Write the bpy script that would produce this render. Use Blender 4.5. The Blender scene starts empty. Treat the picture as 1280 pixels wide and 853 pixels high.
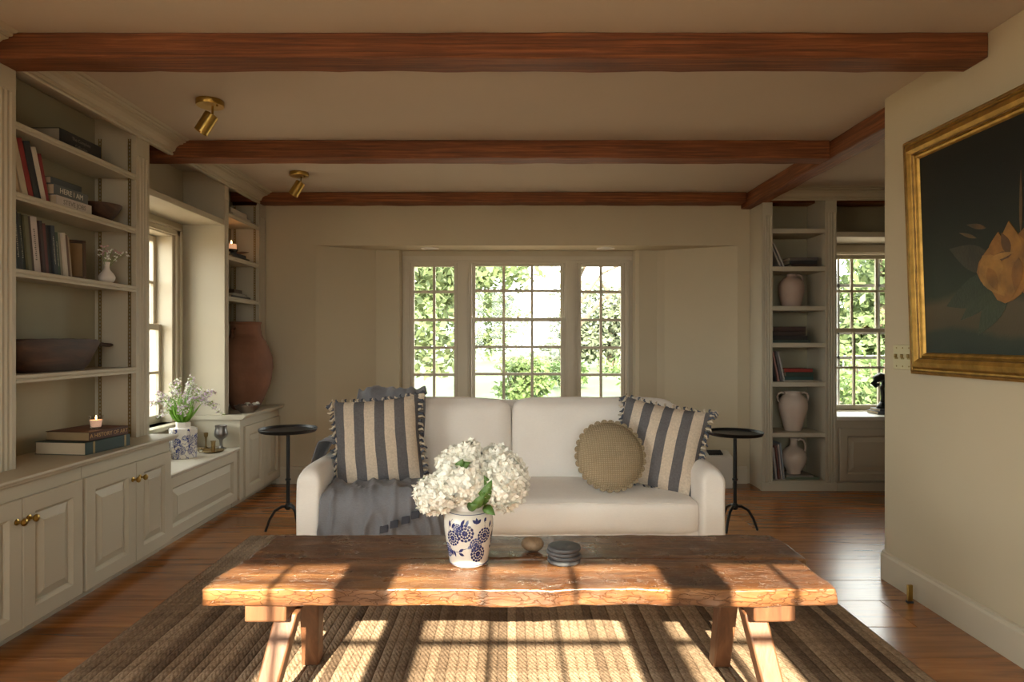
import bpy, bmesh, math, random
from mathutils import Vector, Matrix, Euler, noise
random.seed(7)
scene = bpy.context.scene
COL = scene.collection
PI = math.pi

# ------------------------------------------------------------------ camera, sky, sun, exposure
CAM_H = 1.14
cam_data = bpy.data.cameras.new('camera')
cam_data.sensor_width = 36.0
cam_data.lens = 800.0 / 1280.0 * 36.0
cam_data.shift_x = 4.0 / 1280.0
cam_data.shift_y = 0.0004
cam_data.clip_start = 0.02
cam_data.clip_end = 300
cam = bpy.data.objects.new('camera', cam_data)
cam.location = (0, 0, CAM_H)
cam.rotation_euler = (PI / 2, 0, 0)
COL.objects.link(cam)
scene.camera = cam

world = bpy.data.worlds.new('sky')
scene.world = world
world.use_nodes = True
bg = world.node_tree.nodes['Background']
bg.inputs[0].default_value = (1.0, 0.98, 0.95, 1)
bg.inputs[1].default_value = 7.0

sun_data = bpy.data.lights.new('sun', 'SUN')
sun_data.energy = 24.0
sun_data.color = (1.0, 0.85, 0.66)
sun_data.angle = math.radians(0.4)
sun = bpy.data.objects.new('sun', sun_data)
sun.rotation_euler = (math.radians(90 - 26.1), 0, 0)
sun.location = (0, -6, 6)
COL.objects.link(sun)

vs = scene.view_settings
vs.view_transform = 'Standard'
vs.look = 'None'
vs.exposure = 0.8
vs.gamma = 1.0
vs.use_curve_mapping = False
scene.cycles.max_bounces = 10
scene.cycles.diffuse_bounces = 6
scene.cycles.glossy_bounces = 4
scene.cycles.transparent_max_bounces = 16
scene.cycles.sample_clamp_indirect = 6.0
scene.cycles.caustics_reflective = False
scene.cycles.caustics_refractive = False

def portal(name, loc, rot, sx, sy):
    l = bpy.data.lights.new(name, 'AREA')
    l.shape = 'RECTANGLE'; l.size = sx; l.size_y = sy
    l.cycles.is_portal = True
    o = bpy.data.objects.new(name, l)
    o.location = loc; o.rotation_euler = rot
    COL.objects.link(o)

# ------------------------------------------------------------------ materials
MATS = {}
def newmat(name):
    m = bpy.data.materials.new(name); m.use_nodes = True
    nt = m.node_tree
    b = nt.nodes['Principled BSDF']
    MATS[name] = m
    return m, nt, b
def N(nt, t, **kw):
    n = nt.nodes.new(t)
    for k, v in kw.items(): setattr(n, k, v)
    return n
def ramp(nt, stops):
    r = N(nt, 'ShaderNodeValToRGB')
    e = r.color_ramp.elements
    while len(e) < len(stops): e.new(0.5)
    for i, (p, c) in enumerate(stops):
        e[i].position = p; e[i].color = (*c, 1)
    return r
def coords(nt, scale=(1, 1, 1), kind='Object', rot=(0, 0, 0)):
    t = N(nt, 'ShaderNodeTexCoord'); mp = N(nt, 'ShaderNodeMapping')
    mp.inputs['Scale'].default_value = scale
    mp.inputs['Rotation'].default_value = rot
    nt.links.new(t.outputs[kind], mp.inputs['Vector'])
    return mp.outputs['Vector']
def noise_n(nt, vec, scale, detail=4, rough=0.5):
    n = N(nt, 'ShaderNodeTexNoise'); n.inputs['Scale'].default_value = scale
    n.inputs['Detail'].default_value = detail; n.inputs['Roughness'].default_value = rough
    nt.links.new(vec, n.inputs['Vector'])
    return n
def bump(nt, b, h, strength, dist=0.01):
    bm = N(nt, 'ShaderNodeBump'); bm.inputs['Strength'].default_value = strength
    bm.inputs['Distance'].default_value = dist
    nt.links.new(h, bm.inputs['Height']); nt.links.new(bm.outputs[0], b.inputs['Normal'])
def sc(c, k): return tuple(max(0, min(1, x * k)) for x in c)

def plain(name, col, rough=0.5, var=0.08, vs_=6.0, bs=60.0, bstr=0.1, metal=0.0, bdist=0.003, spec=0.5, rand=0.0):
    if name in MATS: return MATS[name]
    m, nt, b = newmat(name)
    v = coords(nt)
    n = noise_n(nt, v, vs_, 3)
    r = ramp(nt, [(0.25, sc(col, 1 - var)), (0.75, sc(col, 1 + var))])
    nt.links.new(n.outputs['Fac'], r.inputs['Fac'])
    out = r.outputs[0]
    if rand:
        oi = N(nt, 'ShaderNodeObjectInfo'); hs = N(nt, 'ShaderNodeHueSaturation')
        mr = N(nt, 'ShaderNodeMapRange'); mr.inputs[3].default_value = 1 - rand; mr.inputs[4].default_value = 1 + rand
        nt.links.new(oi.outputs['Random'], mr.inputs[0]); nt.links.new(mr.outputs[0], hs.inputs['Value'])
        nt.links.new(out, hs.inputs['Color']); out = hs.outputs[0]
    nt.links.new(out, b.inputs['Base Color'])
    b.inputs['Roughness'].default_value = rough
    b.inputs['Metallic'].default_value = metal
    b.inputs['Specular IOR Level'].default_value = spec
    if bstr:
        n2 = noise_n(nt, v, bs, 3)
        bump(nt, b, n2.outputs['Fac'], bstr, bdist)
    return m

def wood(name, c0, c1, c2, axis=0, scale=3.0, stretch=14.0, rough=0.5, bstr=0.3, knots=True, rand=0.15, cracks=0.0, saw=0.0, coat=0.0):
    m, nt, b = newmat(name)
    s = [stretch] * 3; s[axis] = 1.0
    v = coords(nt, tuple(s))
    oi = N(nt, 'ShaderNodeObjectInfo')
    add = N(nt, 'ShaderNodeVectorMath', operation='ADD')
    cx = N(nt, 'ShaderNodeCombineXYZ')
    mul = N(nt, 'ShaderNodeMath', operation='MULTIPLY'); mul.inputs[1].default_value = 37.0
    nt.links.new(oi.outputs['Random'], mul.inputs[0])
    for i in range(3): nt.links.new(mul.outputs[0], cx.inputs[i])
    nt.links.new(v, add.inputs[0]); nt.links.new(cx.outputs[0], add.inputs[1])
    n = noise_n(nt, add.outputs[0], scale, 6, 0.6)
    n.inputs['Distortion'].default_value = 0.6
    r = ramp(nt, [(0.28, c0), (0.5, c1), (0.72, c2)])
    nt.links.new(n.outputs['Fac'], r.inputs['Fac'])
    out = r.outputs[0]
    vo = coords(nt)
    blot = noise_n(nt, vo, 2.2, 3)
    rb = ramp(nt, [(0.3, (0.62, 0.58, 0.55)), (0.7, (1, 1, 1))])
    nt.links.new(blot.outputs['Fac'], rb.inputs['Fac'])
    mx = N(nt, 'ShaderNodeMix', data_type='RGBA', blend_type='MULTIPLY'); mx.inputs[0].default_value = 0.75
    nt.links.new(out, mx.inputs[6]); nt.links.new(rb.outputs[0], mx.inputs[7]); out = mx.outputs[2]
    if knots:
        add2 = N(nt, 'ShaderNodeVectorMath', operation='ADD')
        ks = [1.0] * 3; ks[axis] = 0.55
        kv = coords(nt, tuple(ks))
        nt.links.new(kv, add2.inputs[0]); nt.links.new(cx.outputs[0], add2.inputs[1])
        vn = N(nt, 'ShaderNodeTexVoronoi'); vn.inputs['Scale'].default_value = 2.6
        nt.links.new(add2.outputs[0], vn.inputs['Vector'])
        rk = ramp(nt, [(0.03, (0.12, 0.09, 0.07)), (0.085, (1, 1, 1))])
        nt.links.new(vn.outputs['Distance'], rk.inputs['Fac'])
        m2 = N(nt, 'ShaderNodeMix', data_type='RGBA', blend_type='MULTIPLY'); m2.inputs[0].default_value = 0.85
        nt.links.new(out, m2.inputs[6]); nt.links.new(rk.outputs[0], m2.inputs[7]); out = m2.outputs[2]
    hgt = n.outputs['Fac']
    if cracks:
        cs = [60.0] * 3; cs[axis] = 16.0
        cv = coords(nt, tuple(cs))
        dn = noise_n(nt, cv, 0.6, 4)
        va = N(nt, 'ShaderNodeVectorMath', operation='MULTIPLY_ADD'); va.inputs[1].default_value = (3, 3, 3)
        nt.links.new(dn.outputs['Color'], va.inputs[0]); nt.links.new(cv, va.inputs[2])
        vc = N(nt, 'ShaderNodeTexVoronoi', feature='DISTANCE_TO_EDGE'); vc.inputs['Scale'].default_value = 1.0
        nt.links.new(va.outputs[0], vc.inputs['Vector'])
        rc = ramp(nt, [(0.0, (0.18, 0.13, 0.1)), (0.045, (1, 1, 1))])
        nt.links.new(vc.outputs['Distance'], rc.inputs['Fac'])
        m3 = N(nt, 'ShaderNodeMix', data_type='RGBA', blend_type='MULTIPLY'); m3.inputs[0].default_value = cracks
        nt.links.new(out, m3.inputs[6]); nt.links.new(rc.outputs[0], m3.inputs[7]); out = m3.outputs[2]
        ml = N(nt, 'ShaderNodeMath', operation='MULTIPLY'); ml.inputs[1].default_value = 1.0
        nt.links.new(rc.outputs[0], ml.inputs[0])
        ad = N(nt, 'ShaderNodeMath', operation='ADD')
        nt.links.new(ml.outputs[0], ad.inputs[0]); nt.links.new(n.outputs['Fac'], ad.inputs[1]); hgt = ad.outputs[0]
    if cracks:
        mrr = N(nt, 'ShaderNodeMapRange'); mrr.inputs[1].default_value = .3; mrr.inputs[2].default_value = .7; mrr.inputs[3].default_value = .18; mrr.inputs[4].default_value = .5
        rn = noise_n(nt, vo, 11.0, 5, .7); nt.links.new(rn.outputs['Fac'], mrr.inputs[0])
        rough_link = mrr.outputs[0]
    else: rough_link = None
    if saw:
        wv = N(nt, 'ShaderNodeTexWave'); wv.inputs['Scale'].default_value = saw
        wv.inputs['Distortion'].default_value = 3.0; wv.bands_direction = 'DIAGONAL'
        wvv = coords(nt); nt.links.new(wvv, wv.inputs['Vector'])
        ad = N(nt, 'ShaderNodeMath', operation='ADD')
        nt.links.new(hgt, ad.inputs[0]); nt.links.new(wv.outputs['Fac'], ad.inputs[1]); hgt = ad.outputs[0]
    hs = N(nt, 'ShaderNodeHueSaturation'); mr = N(nt, 'ShaderNodeMapRange')
    mr.inputs[3].default_value = 1 - rand; mr.inputs[4].default_value = 1 + rand
    nt.links.new(oi.outputs['Random'], mr.inputs[0]); nt.links.new(mr.outputs[0], hs.inputs['Value'])
    nt.links.new(out, hs.inputs['Color'])
    nt.links.new(hs.outputs[0], b.inputs['Base Color'])
    b.inputs['Roughness'].default_value = rough
    if rough_link: nt.links.new(rough_link, b.inputs['Roughness'])
    b.inputs['Coat Weight'].default_value = coat
    b.inputs['Coat Roughness'].default_value = 0.25
    bump(nt, b, hgt, bstr, 0.004)
    return m

def fabric(name, col, rough=0.9, weave=420.0, bstr=0.25, var=0.06, cross=True):
    m, nt, b = newmat(name)
    v = coords(nt)
    n = noise_n(nt, v, 5.0, 4)
    sv = coords(nt, (1, 1, 9)); n2 = noise_n(nt, sv, 90.0, 2)
    mixf = N(nt, 'ShaderNodeMath', operation='ADD')
    nt.links.new(n.outputs['Fac'], mixf.inputs[0]); nt.links.new(n2.outputs['Fac'], mixf.inputs[1])
    r = ramp(nt, [(0.35, sc(col, 1 - var * 1.6)), (0.65, sc(col, 1 + var))])
    hm = N(nt, 'ShaderNodeMath', operation='MULTIPLY'); hm.inputs[1].default_value = 0.5
    nt.links.new(mixf.outputs[0], hm.inputs[0]); nt.links.new(hm.outputs[0], r.inputs['Fac'])
    nt.links.new(r.outputs[0], b.inputs['Base Color'])
    b.inputs['Roughness'].default_value = rough
    b.inputs['Specular IOR Level'].default_value = 0.15
    b.inputs['Sheen Weight'].default_value = 0.15
    n3 = noise_n(nt, v, weave, 2)
    bump(nt, b, n3.outputs['Fac'], bstr, 0.002)
    return m

WALL = plain('wall_paint', (0.50, 0.435, 0.315), 0.85, 0.03, 2.0, 18.0, 0.12, bdist=0.01, spec=0.2)
CEIL = plain('ceiling_paint', (0.50, 0.43, 0.355), 0.9, 0.03, 2.0, 14.0, 0.12, bdist=0.01, spec=0.2)
PAINT = plain('cabinet_paint', (0.47, 0.425, 0.33), 0.5, 0.03, 3.0, 40.0, 0.05, spec=0.35)
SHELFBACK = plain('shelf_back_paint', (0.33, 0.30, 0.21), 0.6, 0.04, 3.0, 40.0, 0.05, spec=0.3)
TRIM = plain('trim_paint', (0.53, 0.475, 0.37), 0.5, 0.03, 3.0, 40.0, 0.05, spec=0.35)
BEAM = wood('beam_wood', (0.085, 0.024, 0.008), (0.20, 0.062, 0.019), (0.37, 0.135, 0.045), 0, 2.2, 38.0, 0.62, 0.9, True, 0.12, 0.0, 1.6)
BEAMY = wood('beam_wood_lengthways', (0.085, 0.024, 0.008), (0.20, 0.062, 0.019), (0.37, 0.135, 0.045), 1, 2.2, 38.0, 0.62, 0.9, True, 0.12, 0.0, 1.6)
FLOORW = wood('pine_boards', (0.20, 0.07, 0.017), (0.35, 0.135, 0.034), (0.48, 0.20, 0.055), 0, 2.0, 16.0, 0.27, 0.12, True, 0.2, 0.0, 0.0, 0.3)
SLAB = wood('aged_slab_wood', (0.05, 0.018, 0.008), (0.15, 0.06, 0.022), (0.34, 0.16, 0.06), 0, 2.4, 8.0, 0.36, 0.8, True, 0.05, 0.16, 0.0, 0.25)
LEGW = wood('table_leg_wood', (0.085, 0.034, 0.016), (0.145, 0.06, 0.027), (0.21, 0.095, 0.045), 2, 3.0, 9.0, 0.45, 0.4, False, 0.1)
DARKW = wood('dark_bowl_wood', (0.025, 0.010, 0.005), (0.065, 0.027, 0.013), (0.125, 0.056, 0.028), 1, 3.0, 8.0, 0.6, 0.8, False, 0.05)
FRAMEW = wood('dark_frame_wood', (0.03, 0.014, 0.007), (0.06, 0.03, 0.013), (0.1, 0.05, 0.02), 2, 3.0, 9.0, 0.4, 0.2, False, 0.05)
SOFA = fabric('sofa_linen', (0.85, 0.82, 0.785), 0.92, 380.0, 0.3, 0.03)
THROW = fabric('blue_grey_linen', (0.20, 0.205, 0.23), 0.95, 300.0, 0.5, 0.12)
BRASS = plain('aged_brass', (0.42, 0.27, 0.075), 0.32, 0.15, 9.0, 50, 0.05, metal=1.0)
BRASSDK = plain('dull_brass', (0.30, 0.21, 0.09), 0.42, 0.2, 9.0, 50, 0.1, metal=1.0)
IRON = plain('black_iron', (0.012, 0.011, 0.011), 0.42, 0.2, 9.0, 120, 0.25, metal=0.3)
PEWTER = plain('pewter', (0.23, 0.22, 0.215), 0.38, 0.2, 14.0, 60, 0.25, metal=0.9)
SLATE = plain('slate', (0.075, 0.075, 0.08), 0.55, 0.25, 20.0, 90, 0.35)
STONE = plain('river_stone', (0.30, 0.20, 0.12), 0.55, 0.3, 60.0, 120, 0.3)
TERRA = plain('terracotta', (0.175, 0.074, 0.038), 0.8, 0.25, 5.0, 26.0, 0.35, bdist=0.01)
CERAM = plain('bisque_ceramic', (0.60, 0.49, 0.41), 0.5, 0.06, 7.0, 40, 0.1)
CERAMG = plain('glazed_ceramic', (0.60, 0.50, 0.42), 0.22, 0.05, 7.0, 40, 0.05)
WHITEC = plain('white_ceramic', (0.72, 0.67, 0.62), 0.3, 0.04, 7.0, 40, 0.05)
GILT = plain('gilt', (0.46, 0.27, 0.065), 0.42, 0.3, 26.0, 70.0, 0.6, metal=0.85)
GILTD = plain('worn_gilt', (0.22, 0.12, 0.035), 0.5, 0.35, 26.0, 70.0, 0.5, metal=0.7)
IVORY = plain('ivory_plate', (0.50, 0.44, 0.27), 0.4, 0.03, 9.0, 40, 0.02)
PAGES = plain('paper_pages', (0.50, 0.41, 0.29), 0.85, 0.1, 20.0, 200, 0.3)
APPL = plain('appliance_white', (0.62, 0.60, 0.54), 0.4, 0.03)
DARKGAP = plain('dark_void', (0.02, 0.02, 0.02), 0.7, 0.1)
LEAF = plain('leaf_green', (0.075, 0.16, 0.03), 0.45, 0.35, 14.0, 60, 0.2)
STEM = plain('fresh_stem_green', (0.19, 0.36, 0.05), 0.5, 0.3, 14.0, 60, 0.1)
PETAL = plain('cream_petal', (0.86, 0.85, 0.77), 0.7, 0.1, 22.0, 90, 0.2)
PETALW = plain('white_blossom', (0.88, 0.87, 0.82), 0.7, 0.1, 30.0, 90, 0.1)
PETALP = plain('lilac_blossom', (0.66, 0.52, 0.66), 0.7, 0.15, 30.0, 90, 0.1)
SHELLM = plain('pale_shell', (0.60, 0.56, 0.50), 0.5, 0.3, 25.0, 60, 0.4)
SILVERB = plain('tarnished_silver', (0.24, 0.19, 0.16), 0.35, 0.4, 12.0, 60, 0.2, metal=0.8)
WAX = plain('candle_wax', (0.72, 0.58, 0.46), 0.5, 0.04)
BRONZE = plain('dark_bronze', (0.02, 0.018, 0.016), 0.4, 0.3, 12.0, 60, 0.2, metal=0.5)
TWINE = plain('cream_yarn', (0.62, 0.54, 0.43), 0.95, 0.1, 60, 300, 0.5)
NAVYY = plain('blue_yarn', (0.085, 0.095, 0.125), 0.95, 0.15, 60, 300, 0.5)

def glass_mat(name, tint=(0.93, 0.96, 0.94), gloss=0.08):
    m, nt, b = newmat(name)
    out = nt.nodes['Material Output']
    tr = N(nt, 'ShaderNodeBsdfTransparent'); tr.inputs[0].default_value = (*tint, 1)
    gl = N(nt, 'ShaderNodeBsdfGlossy'); gl.inputs['Roughness'].default_value = 0.02
    fr = N(nt, 'ShaderNodeFresnel'); fr.inputs[0].default_value = 1.4
    ge = N(nt, 'ShaderNodeNewGeometry'); io = N(nt, 'ShaderNodeMapRange')
    io.inputs[3].default_value = 1.4; io.inputs[4].default_value = 1 / 1.4     # the same glass seen from its back face
    nt.links.new(ge.outputs['Backfacing'], io.inputs[0]); nt.links.new(io.outputs[0], fr.inputs[0])
    mx = N(nt, 'ShaderNodeMixShader')
    nt.links.new(fr.outputs[0], mx.inputs[0]); nt.links.new(tr.outputs[0], mx.inputs[1]); nt.links.new(gl.outputs[0], mx.inputs[2])
    nt.links.new(mx.outputs[0], out.inputs[0])
    return m
GLASS = glass_mat('window_glass')
CUP = glass_mat('votive_glass', (0.95, 0.93, 0.9))

def emis(name, col, st):
    m, nt, b = newmat(name)
    b.inputs['Base Color'].default_value = (*col, 1)
    b.inputs['Emission Color'].default_value = (*col, 1)
    b.inputs['Emission Strength'].default_value = st
    return m
FLAME = emis('flame', (1.0, 0.55, 0.2), 14.0)

def leafmat(name, col, trans=0.35):
    m, nt, b = newmat(name)
    v = coords(nt); n = noise_n(nt, v, 1.2, 4)
    r = ramp(nt, [(0.3, sc(col, 0.6)), (0.7, sc(col, 1.35))])
    nt.links.new(n.outputs['Fac'], r.inputs['Fac']); nt.links.new(r.outputs[0], b.inputs['Base Color'])
    b.inputs['Roughness'].default_value = 0.6
    t = N(nt, 'ShaderNodeBsdfTranslucent'); nt.links.new(r.outputs[0], t.inputs[0])
    mx = N(nt, 'ShaderNodeMixShader'); mx.inputs[0].default_value = trans
    nt.links.new(b.outputs[0], mx.inputs[1]); nt.links.new(t.outputs[0], mx.inputs[2])
    nt.links.new(mx.outputs[0], nt.nodes['Material Output'].inputs[0])
    return m
TREEL = leafmat('tree_leaves', (0.13, 0.175, 0.075))
TREEB = leafmat('tree_leaves_soft', (0.15, 0.175, 0.115))
BUSHL = leafmat('shrub_leaves', (0.12, 0.18, 0.06))
LAWN = plain('lawn_grass', (0.055, 0.085, 0.03), 0.9, 0.2, 1.2, 40, 0.3)
GRAVEL = plain('pale_gravel', (0.12, 0.115, 0.10), 0.9, 0.15, 3, 40, 0.3)
MULCH = plain('bark_mulch', (0.17, 0.10, 0.06), 0.9, 0.3, 6, 40, 0.3)
BARK = plain('bark', (0.11, 0.085, 0.06), 0.9, 0.3, 6, 20, 0.5)
RAILM = plain('grey_rail', (0.16, 0.16, 0.17), 0.5, 0.1)

# ------------------------------------------------------------------ mesh helpers
class MB:
    def __init__(s): s.v = []; s.f = []
    def add(s, verts, faces):
        k = len(s.v); s.v += [tuple(p) for p in verts]; s.f += [tuple(i + k for i in f) for f in faces]; return s
    def box(s, x0, x1, y0, y1, z0, z1):
        if x0 > x1: x0, x1 = x1, x0
        if y0 > y1: y0, y1 = y1, y0
        if z0 > z1: z0, z1 = z1, z0
        return s.add([(x0, y0, z0), (x1, y0, z0), (x1, y1, z0), (x0, y1, z0), (x0, y0, z1), (x1, y0, z1), (x1, y1, z1), (x0, y1, z1)],
                     [(0, 3, 2, 1), (4, 5, 6, 7), (0, 1, 5, 4), (1, 2, 6, 5), (2, 3, 7, 6), (3, 0, 4, 7)])
    def prism(s, poly, z0, z1):
        n = len(poly)
        a = sum(poly[i][0] * poly[(i + 1) % n][1] - poly[(i + 1) % n][0] * poly[i][1] for i in range(n))
        if a < 0: poly = poly[::-1]
        return s.add([(x, y, z0) for x, y in poly] + [(x, y, z1) for x, y in poly],
                     [tuple(range(n))[::-1], tuple(range(n, 2 * n))] + [(i, (i + 1) % n, n + (i + 1) % n, n + i) for i in range(n)])
    def extrude(s, prof, axis, a, b):
        """profile of (p,q) pairs extruded along an axis; axis 'y': p=x,q=z ; axis 'x': p=y,q=z"""
        n = len(prof)
        if axis == 'y': L = lambda t: [(p, t, q) for p, q in prof]
        else: L = lambda t: [(t, p, q) for p, q in prof]
        return s.add(L(a) + L(b), [tuple(range(n)), tuple(range(n, 2 * n))[::-1]] + [(i, n + i, n + (i + 1) % n, (i + 1) % n) for i in range(n)])
    def lathe(s, prof, c=(0, 0, 0), n=32, cap=True, sx=1.0, sy=1.0):
        k = len(s.v); m = len(prof)
        for r, z in prof:
            for i in range(n):
                a = 2 * PI * i / n
                s.v.append((c[0] + r * sx * math.cos(a), c[1] + r * sy * math.sin(a), c[2] + z))
        for j in range(m - 1):
            for i in range(n):
                s.f.append((k + j * n + i, k + j * n + (i + 1) % n, k + (j + 1) * n + (i + 1) % n, k + (j + 1) * n + i))
        if cap:
            if prof[0][0] > 1e-6: s.f.append(tuple(k + i for i in range(n))[::-1])
            if prof[-1][0] > 1e-6: s.f.append(tuple(k + (m - 1) * n + i for i in range(n)))
        return s
    def tube(s, pts, r, n=8, closed=False):
        pts = [Vector(p) for p in pts]; k = len(s.v); m = len(pts)
        rr = r if isinstance(r, (list, tuple)) else [r] * m
        up = Vector((0.13, 0.21, 0.97))
        for j, p in enumerate(pts):
            t = (pts[min(j + 1, m - 1)] - pts[max(j - 1, 0)])
            if closed: t = pts[(j + 1) % m] - pts[j - 1]
            t.normalize()
            u = t.cross(up)
            if u.length < 1e-4: u = t.cross(Vector((1, 0, 0)))
            u.normalize(); w = u.cross(t)
            for i in range(n):
                a = 2 * PI * i / n
                s.v.append(tuple(p + (u * math.cos(a) + w * math.sin(a)) * rr[j]))
        for j in range(m if closed else m - 1):
            j2 = (j + 1) % m
            for i in range(n):
                s.f.append((k + j * n + i, k + j * n + (i + 1) % n, k + j2 * n + (i + 1) % n, k + j2 * n + i))
        if not closed:
            s.f.append(tuple(k + i for i in range(n))[::-1]); s.f.append(tuple(k + (m - 1) * n + i for i in range(n)))
        return s
    def xf(s, M):
        s.v = [tuple(M @ Vector(p)) for p in s.v]; return s
    def blade(s, p0, p1, w, bend=0.0, nrm=None, seg=3):
        """a pointed leaf from p0 to p1"""
        p0 = Vector(p0); p1 = Vector(p1); d = p1 - p0
        nv = Vector(nrm) if nrm else Vector((random.uniform(-1, 1), random.uniform(-1, 1), random.uniform(-.3, 1)))
        side = d.cross(nv)
        if side.length < 1e-6: side = d.cross(Vector((1, 0, 0.2)))
        side.normalize(); up = side.cross(d).normalized()
        k = len(s.v); L = d.length
        for j in range(seg + 1):
            t = j / seg; ww = w * 0.5 * math.sin(PI * (0.08 + 0.92 * t) ** 0.8) if j < seg else 0.0
            c = p0 + d * t + up * bend * L * math.sin(PI * t)
            s.v.append(tuple(c + side * ww)); s.v.append(tuple(c - side * ww))
        for j in range(seg): s.f.append((k + 2 * j, k + 2 * j + 1, k + 2 * j + 3, k + 2 * j + 2))
        return s

def mesh_of(name, mb, smooth=False):
    me = bpy.data.meshes.new(name); me.from_pydata(mb.v, [], mb.f); me.update()
    bm = bmesh.new(); bm.from_mesh(me)
    bmesh.ops.recalc_face_normals(bm, faces=bm.faces); bm.to_mesh(me); bm.free()
    if smooth:
        me.shade_smooth()
    return me
def setp(o, label=None, cat=None, group=None, kind=None):
    if label: o['label'] = label
    if cat: o['category'] = cat
    if group: o['group'] = group
    if kind: o['kind'] = kind
    return o
def thing(name, label, cat, loc=(0, 0, 0), rot=(0, 0, 0), group=None):
    o = bpy.data.objects.new(name, None); COL.objects.link(o)
    o.empty_display_size = 0.05
    o.location = loc; o.rotation_euler = rot
    return setp(o, label, cat, group)
WLOC = {}
def wloc(o):
    p = Vector(o.location)
    while o.parent: o = o.parent; p = p + Vector(o.location)
    return p
def finish(o, bev=0, seg=2, smooth=False, sub=0, solid=0, angle=40):
    if solid:
        md = o.modifiers.new('thickness', 'SOLIDIFY'); md.thickness = solid; md.offset = 0
    if bev:
        md = o.modifiers.new('bevel', 'BEVEL'); md.width = bev; md.segments = seg; md.limit_method = 'ANGLE'; md.angle_limit = math.radians(35)
        md.harden_normals = False
    if sub:
        md = o.modifiers.new('subdivision', 'SUBSURF'); md.levels = sub; md.render_levels = sub
    if smooth or bev:
        try: o.data.shade_smooth()
        except Exception: pass
        if smooth != 'full' and not any(m.name == 'autosmooth' for m in o.modifiers):
            try: o.data.set_sharp_from_angle(angle=math.radians(angle))
            except Exception: pass
    return o
def part(name, mb, mat, root, local=False, **kw):
    """a mesh child of root; mesh coordinates are world ones unless local"""
    if not local and root is not None:
        w = wloc(root); mb.v = [(x - w.x, y - w.y, z - w.z) for x, y, z in mb.v]
    me = mesh_of(name, mb)
    me.materials.append(mat)
    o = bpy.data.objects.new(name, me); COL.objects.link(o); o.parent = root
    return finish(o, **kw)
def solo(name, mb, mat, label=None, cat=None, group=None, kind=None, **kw):
    """one mesh, top level, origin at its base"""
    xs = [p[0] for p in mb.v]; ys = [p[1] for p in mb.v]; zs = [p[2] for p in mb.v]
    c = ((min(xs) + max(xs)) / 2, (min(ys) + max(ys)) / 2, min(zs))
    mb.v = [(x - c[0], y - c[1], z - c[2]) for x, y, z in mb.v]
    me = mesh_of(name, mb); me.materials.append(mat)
    o = bpy.data.objects.new(name, me); COL.objects.link(o); o.location = c
    setp(o, label, cat, group, kind)
    return finish(o, **kw)
def struct(name, mb, mat, label=None, **kw): return solo(name, mb, mat, label, kind='structure', **kw)
def structroot(name, loc, label=None):
    o = bpy.data.objects.new(name, None); COL.objects.link(o); o.location = loc; o['kind'] = 'structure'
    if label: o['label'] = label
    return o
def B(*a): return MB().box(*a)
def instance(src, parent, loc, rot=(0, 0, 0), scale=(1, 1, 1)):
    o = src.copy(); COL.objects.link(o); o.parent = parent; o.location = loc; o.rotation_euler = rot; o.scale = scale
    return o
def meshpart(name, me, parent, loc=(0, 0, 0), rot=(0, 0, 0), scale=(1, 1, 1)):
    o = bpy.data.objects.new(name, me); COL.objects.link(o); o.parent = parent
    o.location = loc; o.rotation_euler = rot; o.scale = scale
    return o
def lettering(txt, size, mat, parent, loc, rot, name='lettering'):
    cu = bpy.data.curves.new('txt', 'FONT'); cu.body = txt; cu.size = size; cu.extrude = 0.0004
    cu.align_x = 'CENTER'; cu.align_y = 'CENTER'; cu.resolution_u = 2
    t = bpy.data.objects.new('txt', cu); COL.objects.link(t)
    dg = bpy.context.evaluated_depsgraph_get()
    me = bpy.data.meshes.new_from_object(t.evaluated_get(dg))
    bpy.data.objects.remove(t)
    me.materials.clear(); me.materials.append(mat)
    return meshpart(name, me, parent, loc, rot)

def noisy(mb, amp, freq, seed=0.0, axes=(1, 1, 1)):
    out = []
    for p in mb.v:
        q = Vector(p) * freq + Vector((seed, seed * 1.7, seed * .3))
        n = noise.noise_vector(q)
        out.append((p[0] + n.x * amp * axes[0], p[1] + n.y * amp * axes[1], p[2] + n.z * amp * axes[2]))
    mb.v = out; return mb
def gridbox(x0, x1, y0, y1, z0, z1, nx, ny, nz):
    """box with subdivided faces and shared vertices"""
    mb = MB(); idx = {}
    def vid(i, j, k):
        if (i, j, k) not in idx:
            idx[(i, j, k)] = len(mb.v)
            mb.v.append((x0 + (x1 - x0) * i / nx, y0 + (y1 - y0) * j / ny, z0 + (z1 - z0) * k / nz))
        return idx[(i, j, k)]
    for i in range(nx):
        for j in range(ny):
            for k in (0, nz): mb.f.append((vid(i, j, k), vid(i + 1, j, k), vid(i + 1, j + 1, k), vid(i, j + 1, k)))
    for i in range(nx):
        for k in range(nz):
            for j in (0, ny): mb.f.append((vid(i, j, k), vid(i + 1, j, k), vid(i + 1, j, k + 1), vid(i, j, k + 1)))
    for j in range(ny):
        for k in range(nz):
            for i in (0, nx): mb.f.append((vid(i, j, k), vid(i, j + 1, k), vid(i, j + 1, k + 1), vid(i, j, k + 1)))
    return mb
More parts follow.
